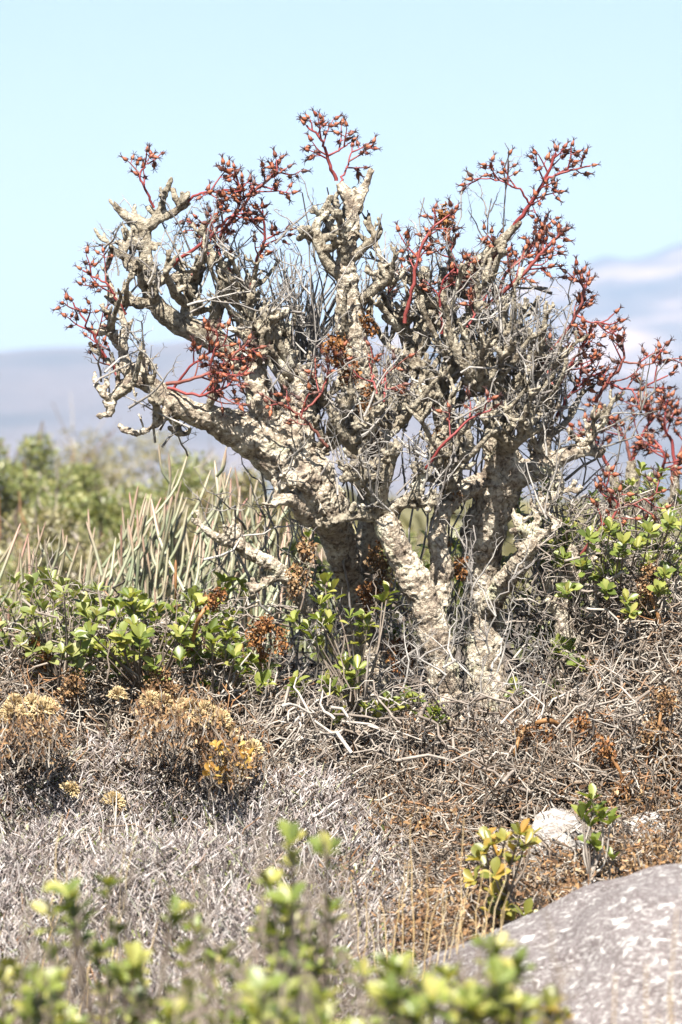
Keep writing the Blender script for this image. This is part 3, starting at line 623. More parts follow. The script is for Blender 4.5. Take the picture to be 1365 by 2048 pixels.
# ------------------------------------------------------------------ broad-leaved shrubs
def leaf_geo(wd=.5, fold=.12, curl=.12, rows=6):
    V, F = [], []
    for i in range(rows + 1):
        t = i / rows; w = wd * .5 * (math.sin(math.pi * min(1, t ** 1.55 * .93 + .02)) ** .75) if i < rows else .03
        w = max(w, .03); z = -curl * t * t
        V += [(-w, t, z + fold * w * 1.6), (0, t, z), (w, t, z + fold * w * 1.6)]
    for i in range(rows):
        a = i * 3; F += [(a, a + 1, a + 4, a + 3), (a + 1, a + 2, a + 5, a + 4)]
    return np.array(V), np.array(F)
LEAF = [leaf_geo(.52, .3, .10), leaf_geo(.60, .2, .2), leaf_geo(.44, .5, .02)]
LEAF_ME = {}
def leaf_frame(d, n):
    y = unit(d); z = unit(n - y * np.dot(n, y)); x = np.cross(y, z); return np.stack([x, y, z], 1)
def shrub(name, label, base, tips, lm, ll, nl=(5, 9), cat='shrub', group=None, stem_mat='leafy_stem', limit=300, along=1, extra_twigs=0, r=2.2, spread=1.0):
    """tips = list of world points where a leafy shoot ends"""
    o = empty(name, tuple(base), label, cat, group)
    base = np.asarray(base, float); mb = MB(); leaves = []
    nb = max(1, len(tips) // 6); hubs = [base + (np.asarray(tips[k]) - base) * .45 + rdir()[0] * .03 for k in rng.integers(0, len(tips), nb)]
    for h in hubs: mb.tubes(wiggly(base + rdir()[0] * np.array([.03, .03, 0]), h, 7, .05), np.linspace(S(r * 2), S(r * 1.4), 7)[None], 5)
    for t in tips:
        t = np.asarray(t, float); h = min(hubs, key=lambda q: np.linalg.norm(q - t))
        a = spline(np.array([h, h + (t - h) * .5 + rdir()[0] * .02 - np.array([0, 0, .01]), t]), 8); mb.tubes(a, np.linspace(S(r * 1.3), S(r * .6), 8), 4)
        ax = unit(unit(a[-1] - a[-3]) + np.array([0, -.15, .5]))
        for w in range(along + 1):
            c = t - ax * ll * .55 * w; n = rng.integers(*nl) if w == 0 else rng.integers(2, 5); ph = rng.random() * 6
            for k in range(n):
                th = ph + k * 2.4 + rng.normal() * .3; an = math.radians(rng.uniform(22, 68) + w * 12) * spread
                u = unit(np.cross(ax, [1, .2, .1])); v = np.cross(ax, u); rad = u * math.cos(th) + v * math.sin(th)
                d = ax * math.cos(an) + rad * math.sin(an); nn = ax * math.sin(an) - rad * math.cos(an) + rdir()[0] * .25
                leaves.append((c + d * ll * .04, leaf_frame(d, nn), ll * rng.uniform(.65, 1.15)))
    for k in range(extra_twigs):
        t = np.asarray(tips[rng.integers(len(tips))]); q = t + rdir()[0] * .05; thorn_stem(mb, q - np.array([0, 0, .08]) + rdir()[0] * .04, q + np.array([0, 0, .05]), S(1.8), S(.8), 4, .04, thorns=False)
    link('stems', mb.mesh('stems', M[stem_mat]), o).name = 'branchwork'
    leaves.sort(key=lambda q: q[0][1])
    rest = MB()
    for i, (p, R, s) in enumerate(leaves):
        j = rng.integers(3)
        if i < limit:
            if (lm, j) not in LEAF_ME: LEAF_ME[(lm, j)] = mesh_np('leaf', LEAF[j][0], LEAF[j][1], M[lm])
            link('leaf', LEAF_ME[(lm, j)], o, mat4(R, p, s))
        else: rest.add(LEAF[j][0] @ (R * s).T + p, LEAF[j][1])
    if rest.n: tag(link('foliage', rest.mesh('foliage', M[lm]), o), kind='stuff')
    return o
def blob(n, cx, cy, rx, ry, y0, y1):
    out = []
    while len(out) < n:
        u, v = rng.uniform(-1, 1, 2)
        if u * u + v * v < 1: out.append(P(cx + u * rx, cy + v * ry, rng.uniform(y0, y1)))
    return out
def gpt(px, y, dz=0):
    x = (px - 682.5) * (DIST + y) / 8000; return np.array([x, y, float(ground_z(x, y)) + dz])
LL = S(29)
shrub('leafy_shrub', 'bright green round-leaved shrub left of the pale trunk, below the pencil-stemmed plant', gpt(330, -.1), blob(80, 320, 1275, 160, 90, -.45, .1) + blob(22, 460, 1360, 80, 80, -.45, 0) + blob(8, 420, 1190, 70, 40, -.1, .2), 'leaf', LL, extra_twigs=14)
shrub('leafy_shrub', 'paler olive shrub with sparse leaves among grey twigs, below the shorter pencil-stemmed clump', gpt(90, 0), blob(60, 90, 1235, 150, 80, -.4, .3) + blob(14, 60, 1340, 110, 60, -.4, 0), 'leaf_pale', LL * .95, extra_twigs=26, limit=260)
shrub('leafy_shrub', 'small fresh green sprays of paired leaves in front of the shaded trunk base', gpt(690, -.3), [P(x, y, d) for x, y, d in [(650, 1170, -.25), (665, 1185, -.2), (640, 1210, -.3), (590, 1245, -.3), (620, 1260, -.3), (640, 1240, -.32), (660, 1250, -.3), (700, 1235, -.35), (725, 1240, -.35), (735, 1255, -.35), (720, 1275, -.33), (765, 1205, -.25), (775, 1190, -.25), (690, 1330, -.35), (715, 1340, -.36), (700, 1365, -.35), (660, 1370, -.35), (680, 1385, -.35), (640, 1290, -.3), (590, 1370, -.3), (600, 1385, -.3), (810, 1395, -.35), (825, 1405, -.35), (775, 1410, -.35), (760, 1425, -.35), (735, 1425, -.35), (670, 1435, -.35), (870, 1425, -.35), (880, 1440, -.35)]], 'leaf', LL, (4, 8), extra_twigs=8)
shrub('leafy_shrub', 'dense dark green shrub behind the pale tree on its boulder side', gpt(1180, .7), blob(46, 1210, 1090, 150, 110, .25, .7) + blob(20, 1060, 1010, 60, 80, .3, .6) + blob(20, 1300, 1000, 80, 60, .4, .9) + blob(14, 1060, 1150, 60, 60, .3, .6) + blob(16, 1080, 1270, 70, 80, .3, .6) + blob(44, 1285, 1120, 100, 120, -.3, .2) + blob(22, 1170, 1130, 90, 100, -.25, .2) + blob(10, 1090, 1330, 90, 70, -.2, .2), 'leaf', LL * .85, extra_twigs=40)
shrub('leafy_shrub', 'shaded green shrub glimpsed between the pale trunks', gpt(850, .7), blob(26, 850, 1180, 130, 120, .5, .85) + blob(10, 640, 1120, 60, 80, .5, .8), 'leaf', LL, extra_twigs=20)
shrub('leafy_shrub', 'upright little sprig of clean green leaves just above the lichened boulder', gpt(1190, -1.15), [P(x, y, -1.15) for x, y in [(1185, 1600), (1190, 1625), (1165, 1640), (1180, 1655), (1205, 1640), (1220, 1650), (1190, 1690), (1195, 1705), (1225, 1722), (1170, 1625)]], 'leaf', S(34, -1), (4, 7), along=0, stem_mat='dead_wood', r=2.2)
shrub('leafy_shrub', 'yellowing ochre-leaved plant beside the lichened boulder edge', gpt(1000, -1.4), [P(x, y - 8, rng.uniform(-1.5, -1.3)) for x, y in [(970, 1690), (985, 1700), (1010, 1690), (1040, 1680), (1050, 1700), (960, 1730), (975, 1750), (990, 1760), (950, 1770), (1000, 1790), (985, 1800), (1020, 1740), (1005, 1830), (985, 1840), (1030, 1850), (975, 1715), (1060, 1685), (1015, 1815), (1050, 1840), (995, 1720), (1030, 1715)]], 'leaf_yellow', S(32, -1), (4, 8), along=0)
# blurred shrubs in front
def front(label, base_px, y, spots, n, mt='leaf_front', ll=.036, tw=24):
    n = int(n * 1.3)
    tips = []
    for (px, py, rx, ry) in spots: tips += [P(px + rng.normal() * rx * .6, py + rng.normal() * ry * .6, y + rng.uniform(-.35, .35)) for _ in range(max(2, int(n * rx * ry / sum(a[2] * a[3] for a in spots))))]
    shrub('leafy_shrub', label, gpt(base_px, y), tips, mt, ll, (5, 9), extra_twigs=tw, limit=280, r=2.6)
front('olive-leaved bush topped by tall shoots, left of the boulder foot', 610, -3.7, [(570, 1760, 36, 60), (600, 1860, 80, 90), (610, 1970, 140, 90)], 24, tw=40)
front('loose bush with long upright yellow-green leaves amid grey brush', 250, -3.8, [(180, 1830, 80, 70), (270, 1930, 150, 90), (330, 2010, 200, 70)], 26, tw=40)
front('low yellow-green bush spreading at the boulder foot', 900, -4.3, [(840, 1985, 120, 60), (990, 1960, 36, 90), (980, 2030, 120, 60), (760, 2040, 160, 50)], 30, tw=30)
front('straggly pale sprig bush at the grey shrublet edge', 60, -4.2, [(60, 2000, 100, 80), (90, 2050, 120, 50)], 14, tw=26)
front('dense olive bush filling the gap between the loose bush and the low spreading one', 480, -4.4, [(430, 2040, 160, 50), (620, 2050, 150, 40), (520, 2000, 40, 40)], 18, tw=26)
front('sparse yellowing bush tucked against the low edge of the boulder', 1090, -4.1, [(1085, 2035, 60, 45), (1030, 2050, 60, 30)], 9, 'leaf_yellow', tw=12)
# ------------------------------------------------------------------ pencil-stemmed succulents
def pencil(label, base, fans, y, n, rr):
    o = empty('pencil_stem_succulent', tuple(base), label, 'succulent'); base = np.asarray(base)
    for k in range(n):
        x0, x1, ytop0, ytop1 = fans[rng.integers(len(fans))]
        u = rng.random(); d = y + rng.uniform(-.25, .25)
        tip = P(x0 + (x1 - x0) * u, ytop0 + (ytop1 - ytop0) * u + rng.random() ** .8 * 240, d)
        an = rng.normal() * .28 + .12; Ls = rng.uniform(.15, .34); b0 = tip - np.array([math.sin(an), rng.normal() * .2, math.cos(an)]) * Ls; b0[2] = max(base[2], b0[2])
        mid = (tip + b0) / 2 + np.array([math.sin(an) * Ls * .12, 0, -.004]) + rdir()[0] * .012
        a = spline(np.array([b0, mid, tip]), 8); R = np.array([1, 1, 1, 1, .97, .93, .85, .35]) * rr * rng.uniform(.8, 1.15)
        mb = MB(); mb.tubes(a, R, 6)
        if rng.random() < .4:
            i = rng.integers(3, 6); q = a[i]; e = q + np.array([rng.choice([-1, 1]) * rng.uniform(.015, .04), rng.normal() * .02, rng.uniform(.05, .11)])
            mb.tubes(spline(np.array([q, q + (e - q) * np.array([.75, .75, .35]), e]), 6), np.array([1, 1, 1, .95, .85, .3]) * R[0] * .9, 6)
        link('stem', mb.mesh('stem', M['pencil'], attr=True), o)
pencil('tall clump of pink-tipped pencil stems left of the pale trunk', gpt(400, 1.3), [(190, 330, 1030, 930), (330, 470, 900, 880), (440, 560, 900, 960), (220, 480, 990, 950), (480, 650, 980, 960)], 1.3, 240, S(3.1, 1.3))
pencil('shorter clump of pink-tipped pencil stems behind the paler olive shrub', gpt(80, 1.0), [(-40, 60, 1100, 1080), (40, 180, 1040, 1040), (80, 200, 1030, 1070)], 1.0, 110, S(3.1, 1.0))

# ------------------------------------------------------------------ dried everlasting bushes with golden heads
mb = MB(); d = rdir(280); d[:, 2] = np.abs(d[:, 2]) * 1.1 - .25
mb.tubes(np.stack([d * .25, d * rng.uniform(.75, 1.1, (280, 1))], 1), np.tile([[.09, .05]], (280, 1)), 3)
puff_me = mb.mesh('flower_head', M['puff'])
def everlasting(label, base, heads, area, n, y0, y1, gold=None):
    o = empty('everlasting_bush', tuple(base), label, 'dry bush'); base = np.asarray(base)
    mb = MB(); sm = MB()
    for (cx, cy, rx, ry) in area:
        pts = np.array([P(cx + rng.normal() * rx * .55, cy + rng.normal() * ry * .55, rng.uniform(y0, y1)) for _ in range(n)]); m = len(pts); pts[:, 2] = np.maximum(pts[:, 2], ground_z(pts[:, 0], pts[:, 1]))
        d = unit(rdir(m) + np.array([0, 0, .5])); L = rng.uniform(.008, .021, (m, 1)); w = unit(np.cross(d, rdir(m))) * L * .15
        V = np.stack([pts - w * .4, pts + w * .4, pts + d * L * .6 + w, pts + d * L * .6 - w, pts + d * L], 1); i = np.arange(m)[:, None] * 5
        mb.add(V, i + np.array([[0, 1, 2, 3]]), i + np.array([[3, 2, 4]]))
        k = m // 4; s = pts[:k]; b = s + rdir(k) * np.array([.03, .02, .01]) - np.array([0, 0, .045]); b[:, 2] = np.maximum(b[:, 2], ground_z(b[:, 0], b[:, 1]))
        sm.tubes(wiggly(b, s, 5, .06), np.linspace(S(1.5), S(.7), 5)[None] * rng.uniform(.6, 1.3, (k, 1)), 3)
    tag(link('dry_foliage', mb.mesh('dry_foliage', M['brown'], False), o), kind='stuff')
    for (px, py) in heads:
        p = P(px, py, y0 + .25 + rng.uniform(-.08, .08)); sm.tubes(wiggly(p + np.array([rng.normal() * .02, .06, -.09]), p, 7, .03), np.linspace(S(1.5), S(1.1), 7)[None], 4)
        link('flower_head', puff_me, o, mat4(frame([rng.normal() * .3, -.2, 1]), p, S(rng.uniform(18, 26))))
    tag(link('stemwork', sm.mesh('stemwork', M['litter']), o), kind='stuff')
    if gold:
        for t in blob(gold[4], *gold[:4], y0 - .1, y1 - .1):
            for k in range(3):
                if ('gold', 0) not in LEAF_ME: LEAF_ME[('gold', 0)] = mesh_np('leaf', LEAF[0][0], LEAF[0][1], M['gold_leaf'])
                dd = unit(rdir()[0] + np.array([0, -.3, .4])); link('leaf', LEAF_ME[('gold', 0)], o, mat4(leaf_frame(dd, rdir()[0] + np.array([0, -1, 1])), t + rdir()[0] * .006, S(rng.uniform(14, 22))))
everlasting('dry brown bush with puffy golden heads and orange-gold leaves below the bright green shrub', gpt(360, -.7), [(300, 1400), (325, 1405), (365, 1412), (380, 1418), (410, 1420), (425, 1432), (440, 1440), (400, 1440), (445, 1452), (505, 1498), (235, 1390), (350, 1425), (228, 1605), (140, 1580), (455, 1470), (430, 1465)],
            [(310, 1445, 40, 50), (430, 1475, 50, 60), (375, 1435, 50, 45), (460, 1525, 50, 40)], 620, -.95, -.35, (455, 1525, 50, 35, 44))
everlasting('dry brown bush with puffy golden heads at the foot of the paler olive shrub', gpt(40, -.7), [(20, 1425), (40, 1430), (65, 1405), (85, 1420), (92, 1415), (30, 1410), (5, 1440), (70, 1432)], [(40, 1455, 55, 50), (90, 1470, 30, 40)], 620, -.95, -.4)

# ------------------------------------------------------------------ ground stuff: grey shrublet mat, twig litter, dry grass, brown crumbs
def scatter(n, y0, y1, px0, px1):
    y = rng.uniform(y0, y1, n); x = (rng.uniform(px0, px1, n) - 682.5) * (DIST + y) / 8000
    return np.stack([x, y, ground_z(x, y)], 1)
def shrublets():
    mb = MB()
    p = scatter(52000, -2.4, -.35, -60, 820)
    px = 682.5 + p[:, 0] * 8000 / (DIST + p[:, 1])
    hm = np.sin(p[:, 0] * 8 + p[:, 1] * 3 + 2 * np.sin(p[:, 1] * 2.3)) * np.sin(p[:, 1] * 6.5 - p[:, 0] * 5 + 1.5 * np.sin(p[:, 0] * 4)) * .5 + .5
    keep = rng.random(len(p)) < .35 + hm; p, px, hm = p[keep], px[keep], hm[keep]
    hgt = (.025 + .13 * hm + .04 * np.exp(-((p[:, 1] + .6) / .25) ** 2)) * np.clip((820 - px) / 160, .2, 1)
    p[:, 2] += rng.random(len(p)) ** .7 * hgt
    d = unit(rdir(len(p)) * np.array([1, 1, .6]) + np.array([0, 0, .75])); L = rng.uniform(.010, .040, (len(p), 1))
    mid = p + d * L * .5 + rdir(len(p)) * L * .06
    mb.tubes(np.stack([p, mid, p + d * L], 1), np.stack([np.full(len(p), .0011), np.full(len(p), .0014), np.full(len(p), .0005)], 1) * rng.uniform(.6, 1.5, (len(p), 1)), 3)
    q = scatter(2600, -2.3, -.5, -60, 720); e = q + unit(rdir(2600) * .8 + np.array([0, 0, .8])) * rng.uniform(.06, .17, (2600, 1))
    mb.tubes(wiggly(q, e, 5, .03), np.linspace(1, .45, 5)[None] * rng.uniform(.0014, .0034, (2600, 1)), 4)
    tag(link('grey_shrublet_mat', mb.mesh('grey_shrublet_mat', M['grey_shrub'])), 'low mat of fine grey dry shrublets left of the boulder', 'ground cover', kind='stuff')
shrublets()
def shoots():
    mb = MB(); c = scatter(170, -2.2, -.6, -40, 760); c[:, 2] += .05
    p = (c[:, None] + rng.normal(size=(170, 9, 3)) * np.array([.018, .018, .016])).reshape(-1, 3); m = len(p)
    d = unit(rdir(m) * .7 + np.array([0, 0, 1])); L = rng.uniform(.010, .022, (m, 1)); w = unit(np.cross(d, rdir(m))) * L * .17
    V = np.stack([p - w * .4, p + w * .4, p + d * L * .6 + w, p + d * L * .6 - w, p + d * L], 1); i = np.arange(m)[:, None] * 5
    mb.add(V, i + np.array([[0, 1, 2, 3]]), i + np.array([[3, 2, 4]]))
    tag(link('green_shoots', mb.mesh('green_shoots', M['leaf_pale'], False)), 'tiny olive shoots sprinkled through the grey shrublet mat', 'ground cover', kind='stuff')
shoots()
def litter():
    mb = MB()
    p = scatter(20000, -2.3, .7, -80, 1450)
    n = len(p); p[:, 2] += rng.random(n) ** 1.6 * (.05 + .10 * np.exp(-(p[:, 1] / .6) ** 2))
    d = unit(rdir(n) * np.array([1, 1, .55])); L = rng.uniform(.03, .13, (n, 1)) * rng.uniform(.5, 1.2, (n, 1))
    mb.tubes(wiggly(p, p + d * L + np.array([0, 0, .01]), 5, .06), np.linspace(1.1, .5, 5)[None] * rng.uniform(.0009, .0026, (n, 1)), 4)
    tag(link('twig_litter', mb.mesh('twig_litter', M['litter'])), 'pale dry twigs and litter strewn around the tree base', 'litter', kind='stuff')
    mb = MB()
    for cx, cy, rx, ry, y, n in [(1010, 1780, 180, 100, -1.15, 2600), (880, 1850, 130, 80, -1.4, 2200), (1260, 1560, 120, 120, -.5, 2600), (1130, 1500, 160, 100, -.3, 2400), (800, 1640, 160, 60, -.6, 1800), (1290, 1380, 90, 120, -.1, 900), (700, 1720, 90, 60, -1.0, 300), (1180, 1700, 90, 40, -1.0, 800), (1310, 1690, 60, 60, -1.0, 1400)]:
        pts = np.array(blob(n, cx, cy, rx, ry, y - .2, y + .2)); pts[:, 2] = np.maximum(pts[:, 2], ground_z(pts[:, 0], pts[:, 1]) + .004)
        pts[:, 2] = np.minimum(pts[:, 2], ground_z(pts[:, 0], pts[:, 1]) + .10 * rng.random(n) ** 1.5 + .01)
        for q in range(1):
            m = len(pts); d = rdir(m); L = rng.uniform(.006, .021, (m, 1)); w = unit(np.cross(d, rdir(m))) * L * rng.uniform(.08, .24, (m, 1)); u = rdir(m) * L * .25
            V = np.stack([pts - w * .5, pts + w * .5, pts + d * L * .5 + u - w, pts + d * L * .5 + u + w, pts + d * L - w * .4, pts + d * L + w * .4], 1); i = np.arange(m)[:, None] * 6
            mb.add(V, np.concatenate([i + np.array([[0, 1, 3, 2]]), i + np.array([[2, 3, 5, 4]])]))
    tag(link('leaf_litter', mb.mesh('leaf_litter', M['brown'], False)), 'rusty brown withered leaf crumbs among the twigs by the boulder', 'litter', kind='stuff')
litter()

def brush():
    mb = MB(); n = 23000
    px = np.where(rng.random(n) < .16, rng.uniform(980, 1460, n), rng.uniform(-90, 1460, n)); y = rng.uniform(-.62, .6, n)
    top = np.interp(px, [-90, 0, 200, 400, 560, 650, 760, 900, 1000, 1100, 1200, 1300, 1460], [1190, 1190, 1205, 1240, 1290, 1380, 1440, 1450, 1400, 1290, 1210, 1120, 1080])
    x = (px - 682.5) * (DIST + y) / 8000; g = ground_z(x, y); zt = CAM_Z - (top - 1024) * (DIST + y) / 8000
    zt = g + (zt - g) * np.clip(1.12 - np.clip(-y - .05, 0, 1) * 1.35, .12, 1) * (.8 + .2 * np.sin(x * 11 + y * 5)); p = np.stack([x, y, g + (zt - g) * rng.random(n) ** .8], 1)
    d = unit(rdir(n) * np.array([1, .8, .8]) + np.array([0, 0, .25])); L = rng.uniform(.05, .17, (n, 1))
    a = wiggly(p - d * L / 2, p + d * L / 2, 6, .05); a[:, :, 2] = np.maximum(a[:, :, 2], g[:, None] + .002)
    mb.tubes(a, np.linspace(1.1, .5, 6)[None] * rng.uniform(.0009, .0027, (n, 1)), 4)
    tag(link('dead_twig_brush', mb.mesh('dead_twig_brush', M['litter'])), 'bank of tangled dry brown and grey twigs around the tree', 'brush', kind='stuff')
brush()
# dead woody bushes: every stem a part
def dead_bush(label, base, box, n, y0, y1, r, ln, side=3):
    o = empty('dead_bush', tuple(base), label, 'dead bush')
    for k in range(n):
        p = P(rng.uniform(box[0], box[2]), rng.uniform(box[1], box[3]), rng.uniform(y0, y1)); p[2] = max(p[2], float(ground_z(p[0], p[1])) + .005)
        d = unit(rdir()[0] * np.array([1, .7, .55]) + np.array([0, 0, .15])); l = ln * rng.uniform(.5, 1.3); mb = MB()
        thorn_stem(mb, p - d * l / 2, p + d * l / 2, S(r) * rng.uniform(.6, 1.2), S(r * .35), side, .07, .055, thorns=False)
        link('stem', mb.mesh('stem', M['dead_wood']), o)
dead_bush('tangle of bleached grey woody stems between the golden-headed bush and the trunk', gpt(620, -.5), (500, 1400, 780, 1640), 120, -.6, -.1, 3.6, .2)
dead_bush('tangle of brown and grey dead stems under the pale tree towards the boulder', gpt(1120, -.3), (860, 1380, 1365, 1680), 170, -.6, .2, 3.6, .22)
dead_bush('brown wiry bush heaped against the pale tree on its boulder side', gpt(1230, 0), (1080, 1000, 1365, 1420), 130, -.2, .3, 2.6, .2, 6)
dead_bush('wiry grey dead twigs banked behind the trunk base', gpt(860, .3), (560, 1150, 1365, 1480), 150, .15, .55, 3.6, .26, 5)
dead_bush('bare bleached twigs woven through the bright green shrub', gpt(250, 0.1), (0, 1200, 560, 1420), 90, -.3, .2, 2.8, .2)

# thick orange-brown dried stems with withered tufts
def dry_stem(label, pts, r, tufts, mt='rust'):
    g = gpt(pts[0][0], pts[0][2]); o = empty('dried_stem', tuple(g), label, 'dry stem')
    a = np.array([P(*p) for p in pts]); low = a[0].copy(); low[2] = min(low[2], g[2]); a[0] += np.array([0, .10, -.03])
    a = spline(a, 16); mb = MB(); R = S(r * .8) * (1 + .12 * np.sin(np.arange(16) * 2.5)); R[-1] *= .4; mb.tubes(a, R, 7); link('stem', mb.mesh('stem', M['orange_stem']), o)
    for px, py, y, rr, n in tufts:
        mb = MB(); tuft_geo(mb, P(px, py, y), S(rr), int(n * 1.7), S(7)); tuft_geo(mb, P(px + rng.normal() * rr * .8, py + rr * 1.2, y + .03), S(rr * .8), n, S(6)); link('withered_tuft', mb.mesh('withered_tuft', M[mt], False), o)
dry_stem('thick orange dried stem lying nearly level under the pale tree', [(1150, 1455, -.45), (1105, 1443, -.46), (1070, 1446, -.46)], 6.5, [(1060, 1465, -.45, 20, 70), (1165, 1450, -.45, 26, 90), (1100, 1480, -.45, 24, 70)])
dry_stem('upright orange dried stem with a brown tuft behind the yellowing plant', [(1020, 1570, -.5), (1030, 1510, -.5), (1040, 1470, -.5)], 5, [(1045, 1465, -.5, 18, 60), (1010, 1590, -.5, 26, 90)], 'brown')
dry_stem('tall leaning orange-brown stem before the dense dark green shrub', [(1330, 1340, -.2), (1320, 1250, -.22), (1305, 1200, -.22), (1290, 1165, -.22)], 5, [(1290, 1175, -.22, 24, 80), (1340, 1320, -.2, 30, 120), (1300, 1140, -.22, 18, 50)], 'brown')
dry_stem('slanting orange dried stem poking from the bright green shrub', [(380, 1275, -.4), (395, 1245, -.42), (412, 1215, -.42)], 5, [(425, 1200, -.42, 20, 60), (440, 1190, -.42, 16, 50)])
dry_stem('pinkish knotty dry stem standing in the bright green shrub before the pencil stems', [(350, 1240, -.2), (352, 1180, -.2), (352, 1120, -.2)], 3.6, [(352, 1215, -.2, 6, 12)], 'brown')
dry_stem('withered rust-brown clump beside the trunk and the bright green shrub', [(520, 1330, -.35), (522, 1280, -.35), (528, 1255, -.35)], 4, [(520, 1260, -.35, 26, 130), (535, 1245, -.35, 18, 70), (510, 1285, -.35, 20, 70)])
dry_stem('feathery brown dried stalk above the lichened boulder', [(1320, 1560, -.55), (1315, 1480, -.55), (1325, 1410, -.55)], 4, [(1330, 1400, -.55, 30, 130), (1310, 1470, -.55, 34, 160), (1330, 1530, -.55, 34, 160)], 'brown')
dry_stem('ochre dried stem leaning over the brush near the bleached boulder corner', [(1240, 1620, -.6), (1245, 1560, -.6), (1215, 1500, -.6)], 4.5, [(1212, 1500, -.6, 24, 90), (1250, 1580, -.6, 24, 90)])
dry_stem('short rusty tuft inside the paler olive shrub', [(85, 1330, -.3), (80, 1300, -.3), (70, 1280, -.3)], 4, [(70, 1285, -.3, 16, 60), (90, 1310, -.3, 20, 70)])
dry_stem('rust-brown withered cluster between the two everlasting bushes', [(140, 1400, -.4), (145, 1370, -.4), (150, 1350, -.4)], 3.5, [(150, 1360, -.4, 24, 90), (130, 1385, -.4, 20, 70)], 'brown')
dry_stem('curled brown leaf clump above the golden-headed bush', [(315, 1400, -.4), (318, 1370, -.4), (320, 1350, -.4)], 3.5, [(318, 1360, -.4, 30, 130), (340, 1380, -.4, 24, 90)], 'brown')

# ------------------------------------------------------------------ rocks
def rock(name, label, c, rad, mat, seed, amp=.16, n=4):
    import bmesh
    bm = bmesh.new(); bmesh.ops.create_icosphere(bm, subdivisions=n, radius=1)
    for v in bm.verts:
        p = v.co.copy(); f = 1 + amp * mnoise.fractal(p * 1.3 + Vector((seed, 0, 0)), 1, 2, 5) + amp * .25 * mnoise.noise(p * 6 + Vector((0, seed, 0)))
        v.co = Vector((p.x * rad[0], p.y * rad[1], p.z * rad[2])) * f
    me = bpy.data.meshes.new(name); bm.to_mesh(me); bm.free(); me.materials.append(mat)
    me.polygons.foreach_set('use_smooth', np.ones(len(me.polygons), bool))
    o = bpy.data.objects.new(name, me); C.objects.link(o); o.location = c; return tag(o, label, 'rock')
rock('boulder', 'large smooth grey boulder blotched with white lichen', (.90, -1.95, -.565), (.84, .80, .57), M['rock'], 3.1, .09, 6)
for k, (px, y, r, lab) in enumerate([(705, -.75, (.07, .05, .05), 'white stone half buried in grey twigs below the trunk'), (1115, -.8, (.075, .06, .085), 'pale chunky stone in the brush behind the green sprig'), (1190, -1.1, (.06, .05, .04), 'small bleached stone at the foot of the green sprig'), (700, -1.1, (.05, .05, .03), 'flat whitish stone in the grey shrublets'), (1290, -.7, (.05, .05, .05), 'pale stone wedged under the feathery brown stalk')]):
    g = gpt(px, y); rock('stone', lab, (g[0], g[1], g[2] + r[2] * .1), r, M['white_rock'], 5 + k * 3.3, .3, 4)

# ------------------------------------------------------------------ tall dry grass stalks in front
def grass(label, px, y, n, spread, h, lean=0):
    o = empty('grass_tuft', tuple(gpt(px, y)), label, 'grass')
    for k in range(n):
        b = gpt(px + rng.normal() * spread, y + rng.normal() * .05); e = b + np.array([lean * h + rng.normal() * .03, rng.normal() * .03, h * rng.uniform(.6, 1.15)])
        mb = MB(); mb.tubes(wiggly(b, e, 8, .012), np.linspace(.0016, .0006, 8)[None], 4); link('blade', mb.mesh('blade', M['puff']), o)
grass('thin pale grass stalks standing before the brown leaf crumbs', 830, -1.9, 12, 70, .34)
grass('straw-coloured grass blurred before the lichened boulder', 1280, -4.2, 12, 20, .66, .02)
grass('fine straw grass stems leaning over the low edge of the boulder', 930, -1.9, 10, 60, .26, .2)
grass('single wispy stalks in the grey shrublet mat', 120, -2.3, 9, 60, .45, .15)

# ------------------------------------------------------------------ bushes in the distance
def far_bush(label, px, y, pw, ptop, mt, n, ll):
    x0 = (px - 682.5) * (DIST + y) / 8000; top = CAM_Z - (ptop - 1024) * (DIST + y) / 8000; w = S(pw, y); gz = float(ground_z(x0, y)) - max(0, y - 20) * .0015
    o = empty('bush', (x0, y, gz), label, 'bush', 'bushes in the distance'); h = top - gz
    st = MB(); fo = MB(); lobes = []
    for k in range(26):
        a = rng.random() * 6.28; rr = rng.random() ** .5 * w * .85; lobes.append((np.array([x0 + math.cos(a) * rr, y + math.sin(a) * rr, gz + h * rng.uniform(.08, .86) * (1 - .3 * (rr / w) ** 2)]), min(w, h * 1.2) * rng.uniform(.16, .34)))
    for c, r in lobes:
        st.tubes(wiggly(np.array([x0, y, gz]), c, 6, .04), np.linspace(.018, .006, 6)[None], 5)
        m = n // 26; p = c + rdir(m) * r * (rng.random((m, 1)) ** .4) * np.array([1, 1, .8]); p[:, 2] = np.maximum(p[:, 2], gz + .02)
        d = unit(rdir(m) + np.array([0, 0, .6])); L = ll * rng.uniform(.6, 1.3, (m, 1)); s = unit(np.cross(d, rdir(m))) * L * .26
        fo.add(np.stack([p, p + d * L * .5 + s, p + d * L, p + d * L * .5 - s], 1), np.arange(m)[:, None] * 4 + np.array([[0, 1, 2, 3]]))
        b = c + rdir(6) * r; st.tubes(wiggly(np.tile(c, (6, 1)), b + np.array([0, 0, r * .5]), 4, .05), np.tile(np.linspace(.006, .002, 4), (6, 1)), 4)
    link('stems', st.mesh('stems', M['litter']), o).name = 'branchwork'
    tag(link('foliage', fo.mesh('foliage', M[mt], False), o), kind='stuff')
far_bush('tall loose yellow-green bush with a thin pale top behind the pencil stems', 30, 11, 200, 825, 'leaf_far', 11000, .03)
far_bush('rounded darker green bush behind the shorter pencil-stemmed clump', 160, 9.5, 170, 872, 'leaf_far', 11000, .03)
far_bush('brownish dry bush low behind the pencil stems', 90, 6.5, 250, 1000, 'leaf_far_brown', 10000, .025)
far_bush('olive bush beside the tall pencil clump', 320, 10, 210, 868, 'leaf_far', 12000, .03)
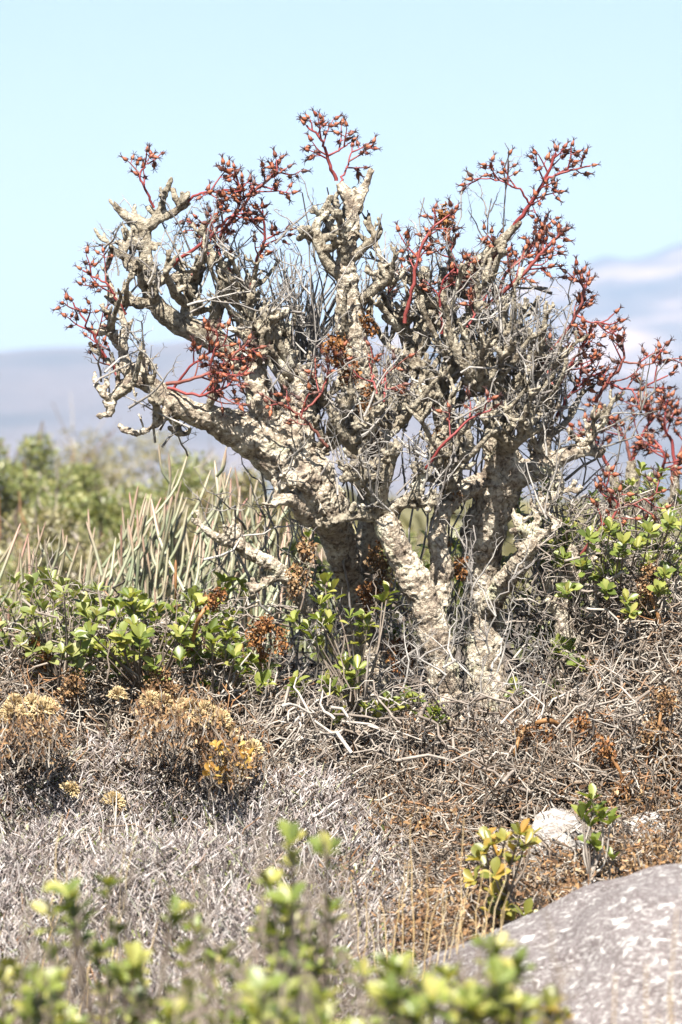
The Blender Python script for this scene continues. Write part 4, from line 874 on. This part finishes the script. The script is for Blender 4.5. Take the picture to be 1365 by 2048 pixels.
far_bush('grey-green bush half hidden by the tall pencil clump', 480, 8, 190, 900, 'leaf_far_brown', 12000, .028)
far_bush('green bush showing dimly behind the tangled tree base', 760, 7, 230, 1000, 'leaf_far', 9000, .03)
far_bush('olive-green bush low behind the second succulent tree', 1250, 6, 190, 945, 'leaf_far', 9000, .03)
far_bush('far pale bush at the foot of the hills', 300, 17, 330, 850, 'leaf_far_brown', 14000, .035)
def scrub():
    n, m = 1100, 36
    y = 16 + 380 * rng.random(n) ** 2; x = rng.uniform(-1, 1, n) * (4 + y * .35); r = rng.uniform(.25, .8, n) * (1 + y / 150)
    z = ground_z(x, y) - np.maximum(0, y - 20) * .0015
    p = np.stack([x, y, z + r * .3], 1)[:, None] + rdir(n * m).reshape(n, m, 3) * r[:, None, None] * np.array([1, 1, .55]); p = p.reshape(-1, 3); rr = np.repeat(r, m)[:, None]
    k = len(p); d = unit(rdir(k) + np.array([0, 0, .5])); L = rr * rng.uniform(.2, .45, (k, 1)); w = unit(np.cross(d, rdir(k))) * L * .3
    mb = MB(); mb.add(np.stack([p, p + d * L * .5 + w, p + d * L, p + d * L * .5 - w], 1), np.arange(k)[:, None] * 4 + np.array([[0, 1, 2, 3]]))
    tag(link('distant_scrub', mb.mesh('distant_scrub', M['leaf_far_brown'], False)), 'low olive scrub dotted over the plain before the hills', 'scrub', kind='stuff')
scrub()
# ------------------------------------------------------------------ the hazy air
def build_haze():
    x, y0, y1, z0, z1 = 5200, -60, 6200, -20, 420
    V = np.array([(a, b, c) for a in (-x, x) for b in (y0, y1) for c in (z0, z1)], float)
    F = np.array([(0, 1, 3, 2), (4, 6, 7, 5), (0, 4, 5, 1), (2, 3, 7, 6), (0, 2, 6, 4), (1, 5, 7, 3)])
    m = bpy.data.materials.new('haze_air'); m.use_nodes = True; nt = m.node_tree
    nt.nodes.remove(nt.nodes['Principled BSDF'])
    v = nt.nodes.new('ShaderNodeVolumePrincipled'); v.inputs['Color'].default_value = (.56, .73, 1, 1); v.inputs['Density'].default_value = .00025; v.inputs['Anisotropy'].default_value = 0
    nt.links.new(v.outputs[0], nt.nodes['Material Output'].inputs['Volume'])
    tag(link('haze', mesh_np('haze', V, F, m, False)), kind='stuff')
build_haze()
